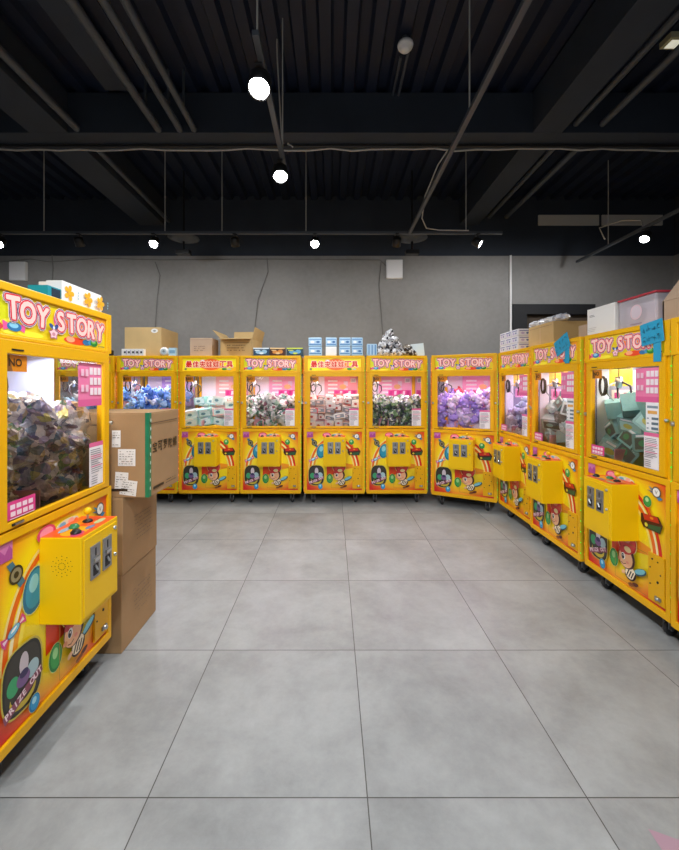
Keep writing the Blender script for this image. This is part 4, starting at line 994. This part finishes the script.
# emergency light top right
b = MB(); b.box(-.09, .09, -.06, .06, -.05, 0, mat('yellowed_plastic', '#D9D3A8', .5)); b.box(-.07, .07, -.045, .045, -.056, -.05, mat('pale_lens', '#F4F2DC', .3, emit=.5))
lie('ceiling_light', 'yellowish square light fitting at the top right corner', 'ceiling light', b, (2.86, 3.27, ZD-.0005), 0, bevel=.004)
# cables
def wav(x0, x1, y, z, n, amp, seed):
    q = random.Random(seed); return [(x0+(x1-x0)*i/n, y+q.uniform(-.01, .01), z+q.uniform(-amp, amp)) for i in range(n+1)]
pipe('long white cable sagging along the underside of the cross beam', wav(-3.5, 3.9, 4.10, 3.965, 34, .014, 2), .009, CABLEW, 'hanging_cable', 'cable')
pipe('dark conduit running across below the beam beside the white cable', [(-5.3, 4.06, 3.978), (5.2, 4.06, 3.978)], .013, BLACK)
pipe('white cable looping down from the centre right track', [(1.2, 4.1, 3.95), (1.13, 4.2, 3.86), (1.04, 4.4, 3.62), (1.03, 4.5, 3.42), (1.10, 4.58, 3.34), (1.25, 4.6, 3.325), (1.6, 4.6, 3.32)], .007, CABLEW, 'hanging_cable', 'cable')
pipe('white knotted cable on the rod of the short centre track', [(-.50, 4.05, 4.0), (-.51, 4.0, 4.10), (-.50, 3.98, 4.16), (-.47, 4.02, 4.08), (-.45, 4.05, 3.99), (-.40, 4.06, 3.97)], .01, CABLEW, 'hanging_cable', 'cable')
MB_ = tag(MB().tube([(-.40, 3.2, 3.33), (-.46, 3.28, 4.30), (-.46, 3.28, 4.395)], .006, CABLEW, 6).build('hanging_cable'), 'thin white drop cable from the deck to the short track', 'cable')
pipe('cable looping above the right track', [(3.4, 4.9, 3.33), (3.3, 4.85, 3.45), (3.5, 4.75, 3.50), (3.62, 4.6, 3.44), (3.56, 4.5, 3.33)], .008, CABLEW, 'hanging_cable', 'cable')
# wall things
for px, py, lab in ((394, 270, 'square white junction box high on the wall, centre'), (20, 272, 'square white junction box high on the wall, far left')):
    x = (px-332)/393*YW; z = 1.5+(386-py)/393*YW
    r = empty('junction_box', (x, YW, z)); tag(r, lab, 'junction box', 'white junction boxes')
    MB().box(-.125, .125, -.06, -.0005, -.145, .145, WHITE).build('box_body', r, .006)
    MB().box(-.115, .115, -.066, -.0605, -.135, .135, WHITE).build('cover', r, .003)
pipe('slim white pipe running down the back wall', [(2.765, YW-.02, 2.0), (2.765, YW-.02, 3.52)], .016, WHITE, 'wall_pipe', 'pipe')
WC = mat('grey_wall_cable', '#6A6967', .6)
for pts, lab in (([(155, 262), (160, 275), (157, 300), (155, 330)], 'thin dark cable hanging down the wall above the large tan carton'), ([(267, 258), (268, 272), (258, 300), (254, 335)], 'thin dark cable hanging down the wall above the open carton'), ([(381, 262), (379, 285), (383, 335)], 'thin dark cable hanging down the wall left of the centre junction box'),
                 ([(0, 262), (30, 259), (50, 262), (100, 258), (160, 260), (260, 259), (380, 260), (386, 266)], 'dark cable running along the top of the back wall'), ([(52, 255), (53, 268), (51, 300)], 'thin dark cable beside the far left junction box')):
    pipe(lab, [((x-332)/393*(YW-.012), YW-.012, 1.5+(386-y)/393*(YW-.012)) for x, y in pts], .0055, WC, 'wall_cable', 'cable')
# pink floor sticker at the lower right
a = MB(); pm = mat('faded_pink_vinyl', '#AB8B9A', .5)
a.add([(1.07, 1.331, .0008), (1.066, 1.265, .0008), (1.06, 1.13, .0008), (1.20, 1.17, .0008), (1.34, 1.10, .0008), (1.30, 1.20, .0008), (1.38, 1.25, .0008), (1.17, 1.288, .0008)], [tuple(range(8))], pm)
tag(a.build('floor_sticker'), 'faded pink pointed sticker on the grey floor tiles, bottom right', 'floor sticker')

# ------------------------------------------------------------------ added fill light, overhead and behind the camera
def fill_spot(x, y, e, aim=(0, 0, -1), size=2.4):  # spot without a fixture, added out of view to brighten floor and fronts
    li = bpy.data.lights.new('unseen_fill_spot', 'SPOT'); li.energy = e; li.spot_size = size; li.spot_blend = .8; li.shadow_soft_size = .12; li.color = (.96, .98, 1)
    lo = bpy.data.objects.new('unseen_fill_spot', li); COL.objects.link(lo); lo.location = (x, y, 3.2); lo.rotation_euler = (-Vector(aim)).to_track_quat('Z', 'Y').to_euler()
for x in (-.35, .40): fill_spot(x, .2, 95, (0, .3, -1)); fill_spot(x, -1.6, 150, (0, .6, -1))
wd = bpy.data.worlds.new('daylight'); sc.world = wd; wd.use_nodes = True
bg = wd.node_tree.nodes['Background']; bg.inputs[0].default_value = (.86, .92, 1, 1); bg.inputs[1].default_value = .3

# ------------------------------------------------------------------ camera
cam = bpy.data.cameras.new('camera'); co = bpy.data.objects.new('camera', cam); COL.objects.link(co)
co.location = (0, 0, 1.5); co.rotation_euler = (PI/2, 0, 0)
cam.sensor_fit = 'AUTO'; cam.sensor_width = 36; cam.lens = 393*36/850
cam.shift_x = 7.5/850; cam.shift_y = -39/850; cam.clip_start = .02
sc.camera = co
sc.view_settings.view_transform = 'Standard'; sc.view_settings.look = 'None'; sc.view_settings.gamma = 1; sc.view_settings.exposure = .06; sc.view_settings.use_curve_mapping = False
sc.cycles.transparent_max_bounces = 16; sc.cycles.max_bounces = 8; sc.cycles.sample_clamp_indirect = 4
